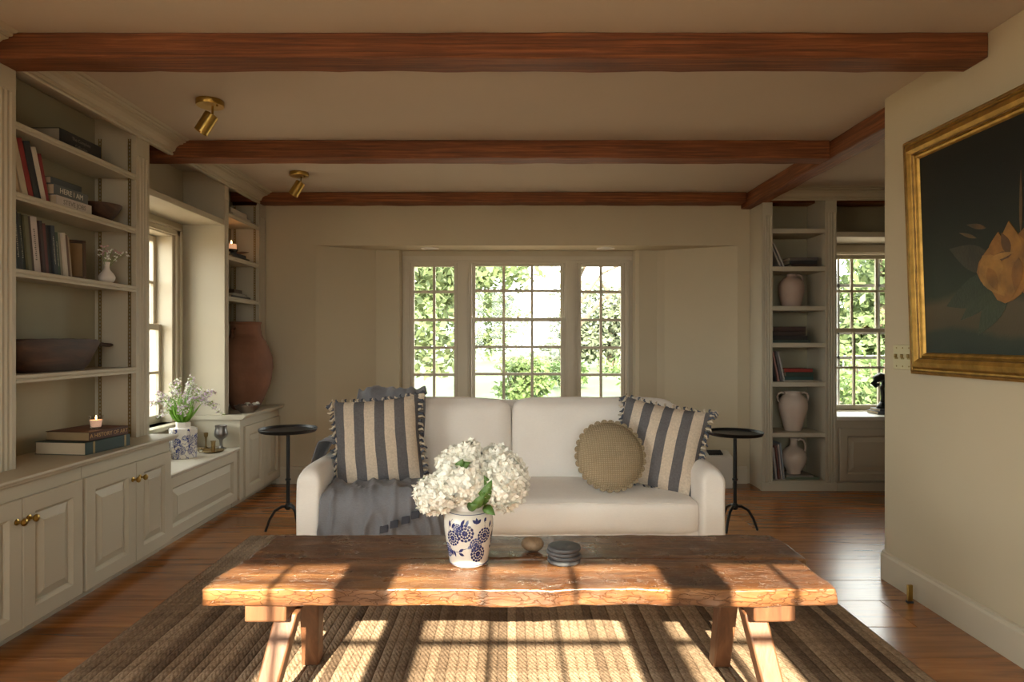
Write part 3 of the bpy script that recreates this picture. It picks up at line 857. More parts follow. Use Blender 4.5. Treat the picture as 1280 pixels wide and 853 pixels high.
# ------------------------------------------------------------------ rug
rug = thing('area_rug', 'striped brown jute rug of braided rows under the coffee table', 'rug', (-.04, 2.2, 0))
def rugmat():
    m, nt, b = newmat('jute_braid')
    oi = N(nt, 'ShaderNodeObjectInfo')
    r = ramp(nt, [(0.0, (.12, .085, .06)), (.18, (.23, .17, .12)), (.42, (.40, .305, .215)), (.62, (.32, .24, .17)), (.8, (.20, .145, .10)), (1.0, (.46, .36, .26))])
    nt.links.new(oi.outputs['Random'], r.inputs['Fac'])
    v = coords(nt, (1, .55, 1)); n = noise_n(nt, v, 95.0, 4, .75)
    rr = ramp(nt, [(.32, (.56, .50, .46)), (.68, (1.3, 1.22, 1.17))]); nt.links.new(n.outputs['Fac'], rr.inputs['Fac'])
    vl = coords(nt, (.2, 1, 1)); n4 = noise_n(nt, vl, 5.0, 2)
    r4 = ramp(nt, [(.35, (.72, .68, .64)), (.65, (1, 1, 1))]); nt.links.new(n4.outputs['Fac'], r4.inputs['Fac'])
    mx = N(nt, 'ShaderNodeMix', data_type='RGBA', blend_type='MULTIPLY'); mx.inputs[0].default_value = 1.0
    nt.links.new(r.outputs[0], mx.inputs[6]); nt.links.new(rr.outputs[0], mx.inputs[7])
    m2 = N(nt, 'ShaderNodeMix', data_type='RGBA', blend_type='MULTIPLY'); m2.inputs[0].default_value = .8
    nt.links.new(mx.outputs[2], m2.inputs[6]); nt.links.new(r4.outputs[0], m2.inputs[7])
    nt.links.new(m2.outputs[2], b.inputs['Base Color'])
    b.inputs['Roughness'].default_value = .95; b.inputs['Specular IOR Level'].default_value = .1
    wv = N(nt, 'ShaderNodeTexWave'); wv.bands_direction = 'DIAGONAL'; wv.inputs['Scale'].default_value = 42.0; wv.inputs['Distortion'].default_value = 3.0
    nt.links.new(v, wv.inputs['Vector'])
    ad = N(nt, 'ShaderNodeMath', operation='MULTIPLY_ADD'); ad.inputs[1].default_value = .3; nt.links.new(wv.outputs['Fac'], ad.inputs[0]); nt.links.new(n.outputs['Fac'], ad.inputs[2])
    bump(nt, b, ad.outputs[0], .8, .005)
    return m
JUTE = rugmat()
NR = 84; rx0, rx1, ry0, ry1 = -1.50, 1.42, .70, 3.72
rw = (rx1 - rx0) / NR
mb = MB(); ny = 40; ang = [0, .25, .5, .75, 1]
prof = [(-.5, .0), (-.5, .35), (-.30, .85), (0, 1), (.30, .85), (.5, .35), (.5, 0)]
prof = [(p, .60 + .40 * q if q else 0) for p, q in prof]
rows = []
for j in range(ny + 1):
    yy = ry0 + (ry1 - ry0) * j / ny - 2.2
    mb.v += [(p * rw * .99, yy, .0005 + q * .0125) for p, q in prof]
n_ = len(prof)
for j in range(ny):
    for i in range(n_ - 1): mb.f.append((j * n_ + i, j * n_ + i + 1, (j + 1) * n_ + i + 1, (j + 1) * n_ + i))
mb.f.append(tuple(range(n_))); mb.f.append(tuple(ny * n_ + i for i in range(n_)))
rme = mesh_of('braid_row', mb); rme.materials.append(JUTE); rme.shade_smooth()
for i in range(NR):
    meshpart('braid_row', rme, rug, (rx0 + rw * (i + .5) + .04, random.uniform(-.006, .006), 0))

# ------------------------------------------------------------------ coffee table
TZ = .45
ct = thing('coffee_table', 'rustic thick-slab wooden bench table standing on the jute rug', 'coffee table', (.04, 2.03, .013))
def slab(x0, x1, y0, y1, z0, z1, seed, front):
    mb = gridbox(x0, x1, y0, y1, z0, z1, 120, 16, 4)
    out = []
    for p in mb.v:
        q = Vector(p); t = (p[1] - y0) / (y1 - y0)
        nv = noise.noise_vector(q * 3.0 + Vector((seed, 0, 0))) * .008 + noise.noise_vector(q * 11.0 + Vector((seed, 4, 0))) * .0045 + noise.noise_vector(q * 30.0 + Vector((seed, 4, 0))) * .002
        ex = nv.x * 2.2 if (p[0] < x0 + .01 or p[0] > x1 - .01) else 0
        zz = p[2] + (nv.z * .55 if p[2] > z1 - .005 else nv.z * .8)
        yy = p[1] + (nv.y if (p[1] < y0 + .005 and front) or (p[1] > y1 - .005 and not front) else nv.y * .35)
        out.append((p[0] + ex, yy, zz))
    mb.v = out
    return mb
part('plank', slab(-.845, .915, 1.782, 2.028, .401, TZ, 3.0, True), SLAB, ct, bev=.009, seg=3, angle=60)
part('plank', slab(-.832, .938, 2.034, 2.288, .401, TZ - .001, 9.0, False), SLAB, ct, bev=.009, seg=3, angle=60)
for sx, xa, xb in ((-1, -.745, -.628), (1, .69, .808)):
    mb = gridbox(xa, xb, 1.80, 2.27, .349, .402, 2, 6, 2); noisy(mb, .002, 14)
    part('batten', mb, LEGW, ct, bev=.006, angle=50)
def leg(xt, xb, yt, yb_, w_=.032, zt=.352, zb=.014):
    mb = MB()
    for z, x, y, k_ in ((zb, xb, yb_, .92), (zt * .5, (xb + xt) / 2, (yb_ + yt) / 2, .97), (zt, xt, yt, 1.0)):
        h_ = w_ * k_
        mb.v += [(x - h_, y - h_, z), (x + h_, y - h_, z), (x + h_, y + h_, z), (x - h_, y + h_, z)]
    for j in range(2):
        for i in range(4): mb.f.append((4 * j + i, 4 * j + (i + 1) % 4, 4 * j + 4 + (i + 1) % 4, 4 * j + 4 + i))
    mb.f += [(3, 2, 1, 0), (8, 9, 10, 11)]
    return mb
for xt, xb, yt, yb_ in ((-.645, -.715, 1.885, 1.775), (-.66, -.69, 2.14, 2.25), (.715, .775, 1.885, 1.775), (.735, .735, 2.14, 2.235)):
    part('leg', leg(xt, xb, yt, yb_), LEGW, ct, bev=.006, angle=50)

# ------------------------------------------------------------------ sofa
sf = thing('sofa', 'white slipcovered two-seat sofa with low rounded arms', 'sofa', (.009, 3.2, .0))
part('base', softbox(-.935, .953, 2.90, 3.70, .02, .30, .03, (0, 0, 0), (20, 10, 6)), SOFA, sf, smooth='full')
def arm(xa, xb, seed):
    mb = gridbox(xa, xb, 2.85, 3.66, .03, .575, 6, 16, 10)
    c = (xa + xb) / 2; h_ = (xb - xa) / 2; out = []
    for p in mb.v:
        x, y, z = p
        tx = (x - c) / h_
        rise = .0
        ztop = z
        if z > .50: # round the top of the arm
            f_ = (z - .50) / .075
            ztop = .50 + f_ * (.075 * math.sqrt(max(0, 1 - (abs(tx) ** 2.6) * .85)))
        ty = (y - 2.85) / .81
        if ty < .12:
            k_ = 1 - ty / .12
            x = c + (x - c) * (1 - .10 * k_ * k_)
            ztop = .03 + (ztop - .03) * (1 - .025 * k_ * k_)
        nv = noise.noise_vector(Vector(p) * 4 + Vector((seed, 0, 0))) * .004
        out.append((x + nv.x, y + nv.y * .4, ztop + nv.z * .6))
    mb.v = out
    return mb
part('arm', arm(-.956, -.838, 1), SOFA, sf, smooth='full', sub=1)
part('arm', arm(.858, .974, 5), SOFA, sf, smooth='full', sub=1)
part('back_frame', softbox(-.945, .963, 3.50, 3.72, .05, .80, .05, (0, .0, .01), (24, 6, 14)), SOFA, sf, smooth='full', sub=1)
part('seat_cushion', softbox(-.845, .865, 2.865, 3.46, .265, .424, .04, (0, .012, .022), (36, 16, 8), .004, 2), SOFA, sf, smooth='full', sub=1)
def backcush(xa, xb, seed):
    mb = softbox(xa, xb, 0, .19, .0, .43, .06, (.004, .035, .012), (18, 8, 16), .006, seed)
    M = Matrix.Translation((0, 3.30, .418)) @ Matrix.Rotation(math.radians(-9), 4, 'X')
    return mb.xf(M)
part('back_cushion', backcush(-.842, .013, 3), SOFA, sf, smooth='full', sub=1)
part('back_cushion', backcush(.019, .885, 8), SOFA, sf, smooth='full', sub=1)
pip = MB()
for xa, xb in ((-.845, .865),):
    pip.tube([(xa + .03 + (xb - xa - .06) * i / 30, 2.868, .413 + .003 * math.sin(i)) for i in range(31)], .003, 6)
part('piping', pip, SOFA, sf, smooth='full')
for x in (-.87, .89):
    for y in (2.93, 3.62): part('foot', MB().lathe([(.016, 0), (.022, .03)], (x, y, .0 if y > 3.71 else .0135), 12), FRAMEW, sf)

# ------------------------------------------------------------------ cushions and throw
def stripes(name, n, w_):
    m, nt, b = newmat(name)
    t = N(nt, 'ShaderNodeTexCoord'); sp = N(nt, 'ShaderNodeSeparateXYZ'); nt.links.new(t.outputs['Object'], sp.inputs[0])
    dn = N(nt, 'ShaderNodeTexNoise'); dn.inputs['Scale'].default_value = 7; nt.links.new(t.outputs['Object'], dn.inputs['Vector'])
    a = N(nt, 'ShaderNodeMath', operation='MULTIPLY_ADD'); a.inputs[1].default_value = .012
    nt.links.new(dn.outputs['Fac'], a.inputs[0]); nt.links.new(sp.outputs['X'], a.inputs[2])
    mlt = N(nt, 'ShaderNodeMath', operation='MULTIPLY_ADD'); mlt.inputs[1].default_value = n / w_; mlt.inputs[2].default_value = 50.0 + (.0 if n % 1 == 0 else 0)
    nt.links.new(a.outputs[0], mlt.inputs[0])
    fr = N(nt, 'ShaderNodeMath', operation='FRACT'); nt.links.new(mlt.outputs[0], fr.inputs[0])
    lt = N(nt, 'ShaderNodeMath', operation='LESS_THAN'); lt.inputs[1].default_value = .5; nt.links.new(fr.outputs[0], lt.inputs[0])
    mx = N(nt, 'ShaderNodeMix', data_type='RGBA')
    mx.inputs[6].default_value = (.60, .51, .41, 1); mx.inputs[7].default_value = (.135, .13, .138, 1)
    nt.links.new(lt.outputs[0], mx.inputs[0])
    v = coords(nt); n2 = noise_n(nt, v, 120, 3)
    r = ramp(nt, [(.3, (.85, .85, .85)), (.7, (1.08, 1.08, 1.08))]); nt.links.new(n2.outputs['Fac'], r.inputs['Fac'])
    mm = N(nt, 'ShaderNodeMix', data_type='RGBA', blend_type='MULTIPLY'); mm.inputs[0].default_value = 1
    nt.links.new(mx.outputs[2], mm.inputs[6]); nt.links.new(r.outputs[0], mm.inputs[7])
    nt.links.new(mm.outputs[2], b.inputs['Base Color']); b.inputs['Roughness'].default_value = .95; b.inputs['Specular IOR Level'].default_value = .1
    n3 = noise_n(nt, v, 350, 2); bump(nt, b, n3.outputs['Fac'], .4, .002)
    return m
STRIPE = stripes('striped_cotton', 4.5, .44)
def square_pillow(S, t, seed, n=26):
    mb = MB(); h_ = S / 2
    def surf(sgn):
        k = len(mb.v)
        for j in range(n + 1):
            for i in range(n + 1):
                u = -1 + 2 * i / n; v = -1 + 2 * j / n
                pin = 1 - .07 * (1 - u * u) * abs(v) ** 3 ; pin2 = 1 - .07 * (1 - v * v) * abs(u) ** 3
                th = t * .5 * ((1 - abs(u) ** 2.4) * (1 - abs(v) ** 2.4)) ** .55
                nv = noise.noise(Vector((u * 2.2 + seed, v * 2.2, sgn))) * .010 * (1 - u * u) * (1 - v * v)
                mb.v.append((u * h_ * pin2, sgn * (th + .002 + nv), v * h_ * pin))
        for j in range(n):
            for i in range(n):
                a = k + j * (n + 1) + i
                mb.f.append((a, a + 1, a + n + 2, a + n + 1) if sgn < 0 else (a, a + n + 1, a + n + 2, a + 1))
    surf(-1); surf(1)
    return mb
def tassel_mesh(name, mat, L, r):
    mb = MB().tube([(0, 0, 0), (.004, -.002, -.25 * L), (.010, -.003, -.6 * L), (.004, -.002, -L)], [r * .7, r, r * 1.05, r * .5], 6)
    me = mesh_of(name, mb); me.materials.append(mat); me.shade_smooth(); return me
TAS = [tassel_mesh('tassel', TWINE, .034, .0062), tassel_mesh('tassel', NAVYY, .034, .0066)]
def striped_pillow(loc, rot, label, seed, S=.42, longfringe=1.0):
    o = thing('striped_cushion', label, 'cushion', loc, rot, 'striped tasselled cushions on the sofa')
    mb = square_pillow(S, .15, seed)
    p = part('cover', mb, STRIPE, o, local=True, smooth='full')
    for side in (-1, 1):
        for i in range(26):
            v = -1 + 2 * (i + .5) / 26
            x = side * S / 2 * (1 - .07 * (1 - v * v)) * .995
            meshpart('tassel', TAS[i % 2], o, (x, random.uniform(-.006, .002), v * S / 2 * .99 + .01), (random.uniform(-.3, .3), side * random.uniform(-1.5, -.5) , random.uniform(-.5, .5)), (1, 1, random.uniform(.7, 1.1) * longfringe))
    for tb in (-1, 1):
        for i in range(22):
            u = -1 + 2 * (i + .5) / 22
            z = tb * S / 2 * (1 - .07 * (1 - u * u))
            meshpart('tassel', TAS[i % 2], o, (u * S / 2, 0, z), (random.uniform(-.3, .3), (PI if tb > 0 else 0) + random.uniform(-1.1, 1.1), 0), (.75, .75, .5))
    for cxn, czn in ((-1, 1), (1, 1)):
        for i in range(5):
            meshpart('tassel', TAS[i % 2], o, (cxn * S / 2 * .99, -.004, czn * S / 2 * .985), (random.uniform(-.4, .4), -cxn * random.uniform(.2, 1.6), 0), (1.15, 1.15, 1.15))
    return o
striped_pillow((-.640, 3.135, .652), (math.radians(-17), math.radians(-5), math.radians(6)), 'blue and cream striped square cushion leaning on the blue-grey throw', 2.0, .43)
striped_pillow((.735, 3.155, .625), (math.radians(-20), math.radians(9), math.radians(-24)), 'blue and cream striped square cushion behind the round knitted cushion', 7.0, .43)
# round knitted cushion
def knitmat():
    m, nt, b = newmat('tan_knit')
    t = N(nt, 'ShaderNodeTexCoord')
    wv = N(nt, 'ShaderNodeTexWave', wave_type='BANDS'); wv.bands_direction = 'Z'
    wv.inputs['Scale'].default_value = 34.0; wv.inputs['Distortion'].default_value = .6; wv.inputs['Detail Scale'].default_value = 2
    nt.links.new(t.outputs['Object'], wv.inputs['Vector'])
    w2 = N(nt, 'ShaderNodeTexWave', wave_type='BANDS'); w2.bands_direction = 'X'; w2.inputs['Scale'].default_value = 30.0
    nt.links.new(t.outputs['Object'], w2.inputs['Vector'])
    ad = N(nt, 'ShaderNodeMath', operation='MULTIPLY'); nt.links.new(wv.outputs['Fac'], ad.inputs[0]); nt.links.new(w2.outputs['Fac'], ad.inputs[1])
    r = ramp(nt, [(0, (.30, .235, .15)), (.7, (.44, .36, .25))]); nt.links.new(ad.outputs[0], r.inputs['Fac'])
    nt.links.new(r.outputs[0], b.inputs['Base Color']); b.inputs['Roughness'].default_value = .95; b.inputs['Specular IOR Level'].default_value = .1
    bump(nt, b, ad.outputs[0], .8, .004)
    return m
KNIT = knitmat()
rc = thing('round_cushion', 'round tan knitted cushion with a scalloped edge', 'cushion', (.482, 3.035, .598), (math.radians(-20), 0, math.radians(6)))
mb = MB(); nr, na = 12, 64
for sgn in (-1, 1):
    k = len(mb.v)
    for j in range(nr + 1):
        rr = j / nr
        for i in range(na):
            a = 2 * PI * i / na
            mb.v.append((.158 * rr * math.cos(a), sgn * (.062 * (1 - rr ** 2.6) ** .6 + .002), .158 * rr * math.sin(a)))
    for j in range(nr):
        for i in range(na):
            mb.f.append((k + j * na + i, k + j * na + (i + 1) % na, k + (j + 1) * na + (i + 1) % na, k + (j + 1) * na + i))
part('cover', mb, KNIT, rc, local=True, smooth='full')
sc_ = MB(); ns = 30
for i in range(ns):
    a = 2 * PI * i / ns
    cx_, cz_ = .157 * math.cos(a), .157 * math.sin(a)
    k = len(sc_.v)
    pts = [(0, 0)] + [(math.cos(a + q * PI / 6 - PI / 2) * .017, math.sin(a + q * PI / 6 - PI / 2) * .017) for q in range(7)]
    for yy in (-.004, .004): sc_.v += [(cx_ + p[0], yy + .003 * math.sin(i * 2.1), cz_ + p[1]) for p in pts]
    for q in range(1, 7): sc_.f += [(k, k + q, k + q + 1), (k + 8, k + 8 + q + 1, k + 8 + q), (k + q, k + 8 + q, k + 9 + q, k + q + 1)]
part('scalloped_edge', sc_, KNIT, rc, local=True)

# blue-grey throw
tw = thing('throw_blanket', 'crumpled blue-grey linen throw draped over the sofa seat and back', 'blanket', (-.58, 3.05, .45))
def drape(path, us, wob, seed, fx=None):
    """cloth sheet: path of (y,z) points, us = x positions"""
    mb = MB(); nu = len(us)
    for j, (y, z) in enumerate(path):
        t = j / (len(path) - 1)
        for i, x in enumerate(us):
            q = Vector((x * 7 + seed, y * 6, z * 6))
            nv = noise.noise_vector(q) * wob
            rdg = (1 - abs(noise.noise(Vector((x * 13 + y * 7 + seed, (y - z) * 5.5 - x * 4, seed))) * 2.2)) ** 3
            rdg = max(0, rdg) * .026 * (wob / .011)
            fold = .012 * math.sin(x * 34 + 2.5 * math.sin(t * 5 + seed) + y * 9) * (wob / .012)
            dx = fx(x, t) if fx else 0
            mb.v.append((x + dx + nv.x, y + nv.y * .7 - (abs(fold) * .5 + rdg if z < .44 else 0), z + abs(nv.z) * .8 + (max(0, fold) + rdg if z > .40 else 0)))
    for j in range(len(path) - 1):
        for i in range(nu - 1):
            a = j * nu + i; mb.f.append((a, a + 1, a + nu + 1, a + nu))
    return mb
pth = [(3.24 - .36 * i / 16, .462) for i in range(16)] + [(2.868, .458), (2.852, .444), (2.846, .425)] + [(2.843 - .001 * i, .41 - .022 * i) for i in range(11)]
us = [-.812 + .46 * i / 64 for i in range(65)]
part('seat_drape', drape(pth, us, .011, 1.0, lambda x, t: (x + .6) * .18 * t + (.04 * t if x > -.5 else 0)), THROW, tw, solid=.004, smooth='full', sub=1)
# darker woven squares on the hanging end
sq = MB()
for i, (x, z) in enumerate(((-.55, .312), (-.505, .334), (-.455, .352), (-.412, .375), (-.372, .398))):
    sq.add([(x - .018, 2.812, z - .018), (x + .017, 2.812, z - .011), (x + .019, 2.812, z + .021), (x - .016, 2.812, z + .014),
            (x - .018, 2.818, z - .018), (x + .017, 2.818, z - .011), (x + .019, 2.818, z + .021), (x - .016, 2.818, z + .014)],
           [(0, 1, 2, 3), (7, 6, 5, 4), (0, 4, 5, 1), (1, 5, 6, 2), (2, 6, 7, 3), (3, 7, 4, 0)])
part('woven_squares', sq, plain('dark_weave', (.05, .055, .075), .95), tw)
pth = [(3.30, .60), (3.315, .68), (3.33, .75), (3.345, .81), (3.365, .846), (3.40, .866), (3.45, .870), (3.52, .855), (3.56, .84)]
us = [-.80 + .36 * i / 30 for i in range(31)]
part('back_drape', drape(pth, us, .015, 5.0), THROW, tw, solid=.006, smooth='full', sub=1)
ap = [(-.78 + .014 * i, .60 + .0) for i in range(3)]
mb = MB(); nu = 14; nv_ = 16
for j in range(nv_ + 1):
    t = j / nv_
    for i in range(nu + 1):
        y = 3.12 + .30 * i / nu
        a = t * PI * .95 - .25
        x = -.895 + .085 * math.cos(PI - a) * -1; z = .56 + .07 * math.sin(a)
        if t > .75: z -= (t - .75) * .35
        if t < .2: z -= (.2 - t) * .15
        q = noise.noise_vector(Vector((x * 9, y * 9, z * 9 + 3))) * .02
        mb.v.append((x + q.x, y + q.y, max(z, .40) + abs(q.z) + .02))
for j in range(nv_):
    for i in range(nu):
        a = j * (nu + 1) + i; mb.f.append((a, a + 1, a + nu + 2, a + nu + 1))
part('arm_drape', mb, THROW, tw, solid=.006, smooth='full', sub=1)

# ------------------------------------------------------------------ side tables
def side_table(x, y, ztop, r, label, tilt=0):
    o = thing('side_table', label, 'side table', (x, y, .0), (0, 0, tilt), 'black iron drink tables beside the sofa')
    part('tray', MB().lathe([(0, ztop - .008), (r * .93, ztop - .008), (r * .965, ztop - .004), (r, ztop + .012), (r * .985, ztop + .014), (r * .945, ztop), (0, ztop)], (0, 0, 0), 40, False), IRON, o, local=True, smooth=True)
    part('pole', MB().lathe([(.011, .135), (.011, ztop - .02), (.022, ztop - .008)], (0, 0, 0), 14), IRON, o, local=True, smooth=True)
    part('collar', MB().lathe([(.011, .30), (.0165, .303), (.0165, .311), (.011, .314)], (0, 0, 0), 14), IRON, o, local=True, smooth=True)
    part('boss', MB().lathe([(.012, .125), (.020, .135), (.020, .15), (.012, .165)], (0, 0, 0), 14), IRON, o, local=True, smooth=True)
    for a in (205, 325, 85):
        a = math.radians(a); c_, s_ = math.cos(a), math.sin(a)
        pts = [(.0, .145), (.035, .147), (.075, .125), (.105, .075), (.122, .025), (.128, .008 + FOOTZ)]
        part('leg', MB().tube([(c_ * p, s_ * p, q) for p, q in pts], [.009, .009, .0085, .008, .0075, .008], 8), IRON, o, local=True, smooth=True)
    return o
FOOTZ = 0.0
side_table(-1.332, 3.862, .603, .172, 'small black iron pedestal table between the window seat and the sofa')
FOOTZ = 0.0
side_table(1.365, 3.862, .584, .165, 'small black iron pedestal table between the sofa and the far right bookcase', .4)

# ------------------------------------------------------------------ things on the coffee table
def bluewhite(name, scale, seed):
    m, nt, b = newmat(name)
    v = coords(nt)
    vo = N(nt, 'ShaderNodeTexVoronoi'); vo.inputs['Scale'].default_value = scale; vo.inputs['Randomness'].default_value = .8
    off = N(nt, 'ShaderNodeVectorMath', operation='ADD'); off.inputs[1].default_value = (seed, seed * .7, seed * .4)
    nt.links.new(v, off.inputs[0]); nt.links.new(off.outputs[0], vo.inputs['Vector'])
    dn = noise_n(nt, off.outputs[0], scale * 3.2, 3)
    # flowers: ringed petals round each cell centre
    a = N(nt, 'ShaderNodeMath', operation='MULTIPLY_ADD'); a.inputs[1].default_value = .22; nt.links.new(dn.outputs['Fac'], a.inputs[0]); nt.links.new(vo.outputs['Distance'], a.inputs[2])
    inside = N(nt, 'ShaderNodeMath', operation='LESS_THAN'); inside.inputs[1].default_value = .60; nt.links.new(a.outputs[0], inside.inputs[0])
    ring = N(nt, 'ShaderNodeMath', operation='MULTIPLY'); ring.inputs[1].default_value = 52; nt.links.new(a.outputs[0], ring.inputs[0])
    sn = N(nt, 'ShaderNodeMath', operation='SINE'); nt.links.new(ring.outputs[0], sn.inputs[0])
    v2 = N(nt, 'ShaderNodeTexVoronoi', feature='DISTANCE_TO_EDGE'); v2.inputs['Scale'].default_value = scale * 6; nt.links.new(off.outputs[0], v2.inputs['Vector'])
    ed = N(nt, 'ShaderNodeMath', operation='GREATER_THAN'); ed.inputs[1].default_value = .07; nt.links.new(v2.outputs['Distance'], ed.inputs[0])
    gt = N(nt, 'ShaderNodeMath', operation='GREATER_THAN'); gt.inputs[1].default_value = -.72; nt.links.new(sn.outputs[0], gt.inputs[0])
    f1 = N(nt, 'ShaderNodeMath', operation='MULTIPLY'); nt.links.new(inside.outputs[0], f1.inputs[0]); nt.links.new(gt.outputs[0], f1.inputs[1])
    f2 = N(nt, 'ShaderNodeMath', operation='MULTIPLY'); nt.links.new(f1.outputs[0], f2.inputs[0]); nt.links.new(ed.outputs[0], f2.inputs[1])
    # stems: thin contour lines of a slow noise
    sn2 = noise_n(nt, off.outputs[0], scale * 1.1, 2)
    ab = N(nt, 'ShaderNodeMath', operation='SUBTRACT'); ab.inputs[1].default_value = .5; nt.links.new(sn2.outputs['Fac'], ab.inputs[0])
    ab2 = N(nt, 'ShaderNodeMath', operation='ABSOLUTE'); nt.links.new(ab.outputs[0], ab2.inputs[0])
    st = N(nt, 'ShaderNodeMath', operation='LESS_THAN'); st.inputs[1].default_value = .014; nt.links.new(ab2.outputs[0], st.inputs[0])
    mxx = N(nt, 'ShaderNodeMath', operation='MAXIMUM'); nt.links.new(f2.outputs[0], mxx.inputs[0]); nt.links.new(st.outputs[0], mxx.inputs[1])
    shade = ramp(nt, [(.3, (.025, .035, .15)), (.7, (.085, .11, .30))]); nt.links.new(dn.outputs['Fac'], shade.inputs['Fac'])
    mix = N(nt, 'ShaderNodeMix', data_type='RGBA'); mix.inputs[6].default_value = (.70, .67, .62, 1)
    nt.links.new(mxx.outputs[0], mix.inputs[0]); nt.links.new(shade.outputs[0], mix.inputs[7])
    nt.links.new(mix.outputs[2], b.inputs['Base Color']); b.inputs['Roughness'].default_value = .16
    return m
BW1 = bluewhite('blue_white_jar', 17.0, 2.9)
BW2 = bluewhite('blue_white_hex', 17.0, 1.3)
VZ = TZ + .0025
vx, vy = -.125, 1.995
vs1 = thing('flower_jar', 'blue and white ginger jar of cream hydrangeas on the coffee table', 'vase', (vx, vy, VZ))
jp = [(.0, 0), (.055, 0), (.058, .004), (.060, .012), (.0655, .04), (.072, .08), (.0765, .115), (.0765, .135), (.073, .15), (.064, .162), (.050, .169)]
part('body', MB().lathe(jp, (0, 0, 0), 48), plain('jar_glaze', (.72, .69, .63), .15, .03, 9, 40, .02), vs1, local=True, smooth=True, angle=60)
def jar_r(z):
    for (r0, z0), (r1, z1) in zip(jp[1:-1], jp[2:]):
        if z0 <= z <= z1 and z1 > z0: return r0 + (r1 - r0) * (z - z0) / (z1 - z0)
    return .055
def on_jar(u, v, lift=.0004):
    r = jar_r(v) + lift; a = -PI / 2 + u / .075
    return (r * math.cos(a), r * math.sin(a), v)
COBALT = [plain('cobalt_dark', (.022, .030, .125), .2, .3, 60, 40, .02), plain('cobalt_mid', (.06, .08, .22), .2, .3, 60, 40, .02)]
def jar_petals(mb, cu, cv, r0, r1, n, w_, rot):
    for i in range(n):
        a = rot + 2 * PI * i / n; c_, s_ = math.cos(a), math.sin(a); k = len(mb.v)
        pts = [(r0, 0), (r0 + (r1 - r0) * .35, w_ * .42), (r0 + (r1 - r0) * .75, w_ * .5), (r1, 0), (r0 + (r1 - r0) * .75, -w_ * .5), (r0 + (r1 - r0) * .35, -w_ * .42)]
        mb.v += [on_jar(cu + p * c_ - q * s_, cv + p * s_ + q * c_) for p, q in pts]; mb.f.append(tuple(range(k, k + 6)))
def jar_flower(cu, cv, r, rot, mi=0):
    mb = MB()
    jar_petals(mb, cu, cv, r * .66, r, 13, r * .40, rot); jar_petals(mb, cu, cv, r * .36, r * .66, 10, r * .34, rot + .2); jar_petals(mb, cu, cv, .0006, r * .36, 7, r * .26, rot)
    part('painted_flower', mb, COBALT[mi], vs1, local=True)
def jar_leaf(u0, v0, u1, v1, w_, mi=0):
    mb = MB(); d = Vector((u1 - u0, v1 - v0)); s_ = Vector((-d.y, d.x)).normalized()
    for i in range(7):
        t = i / 6; ww = w_ * .5 * math.sin(PI * t)
        mb.v += [on_jar(u0 + d.x * t + s_.x * ww, v0 + d.y * t + s_.y * ww), on_jar(u0 + d.x * t - s_.x * ww, v0 + d.y * t - s_.y * ww)]
    for i in range(6): mb.f.append((2 * i, 2 * i + 1, 2 * i + 3, 2 * i + 2))
    part('painted_leaf', mb, COBALT[mi], vs1, local=True)
def jar_stem(pts):
    mb = MB().tube([on_jar(u, v, .0001) for u, v in pts], .0008, 5); part('painted_stem', mb, COBALT[0], vs1, local=True)
for off in (0.0, .235):
    for cu, cv, r, rot, mi in ((-.007, .110, .023, 0, 0), (-.049, .092, .020, .4, 0), (.056, .100, .020, .1, 0), (.028, .074, .017, .7, 1), (.037, .044, .022, .2, 0), (-.030, .122, .013, .3, 1), (.115, .085, .021, .5, 0), (.155, .050, .019, .2, 1)):
        jar_flower(cu + off, cv, r * 1.22, rot, mi)
    for L in ((-.02, .132, -.008, .152), (-.005, .132, .004, .150), (.03, .138, .016, .150), (.03, .138, .045, .150), (.03, .138, .030, .155), (.055, .140, .066, .152), (-.055, .125, -.062, .145), (-.05, .122, -.040, .140), (-.058, .055, -.072, .042), (-.055, .055, -.058, .035), (-.05, .055, -.042, .034),
              (-.03, .05, -.012, .062), (-.03, .047, -.010, .040), (.0, .062, .014, .072), (.075, .12, .085, .140), (.10, .12, .112, .140), (.12, .11, .138, .125), (.135, .035, .118, .022), (.09, .06, .105, .05)):
        jar_leaf(L[0] + off, L[1], L[2] + off, L[3], .009, 0)
    for P in (((-.06, .115), (-.03, .118), (.0, .128), (.03, .138), (.06, .137)), ((-.056, .05), (-.035, .05), (-.01, .06), (.012, .068), (.03, .075)), ((.06, .115), (.056, .13), (.066, .15)), ((-.065, .10), (-.062, .13), (-.05, .15)), ((.07, .10), (.095, .12), (.12, .11)), ((.11, .07), (.13, .05), (.15, .04))):
        jar_stem([(u + off, v) for u, v in P])
part('neck', MB().lathe([(.0505, .168), (.047, .172), (.046, .190), (.044, .192), (.042, .190), (.042, .165)], (0, 0, 0), 40, False), WHITEC, vs1, local=True, smooth=True)
BLUEL = plain('cobalt_line', (.03, .04, .14), .2)
for rr, zz in ((.0615, .0075), (.0645, .1625)):
    part('painted_band', MB().tube([(rr * math.cos(2 * PI * i / 40), rr * math.sin(2 * PI * i / 40), zz) for i in range(40)], .0010, 6, True), BLUEL, vs1, local=True)
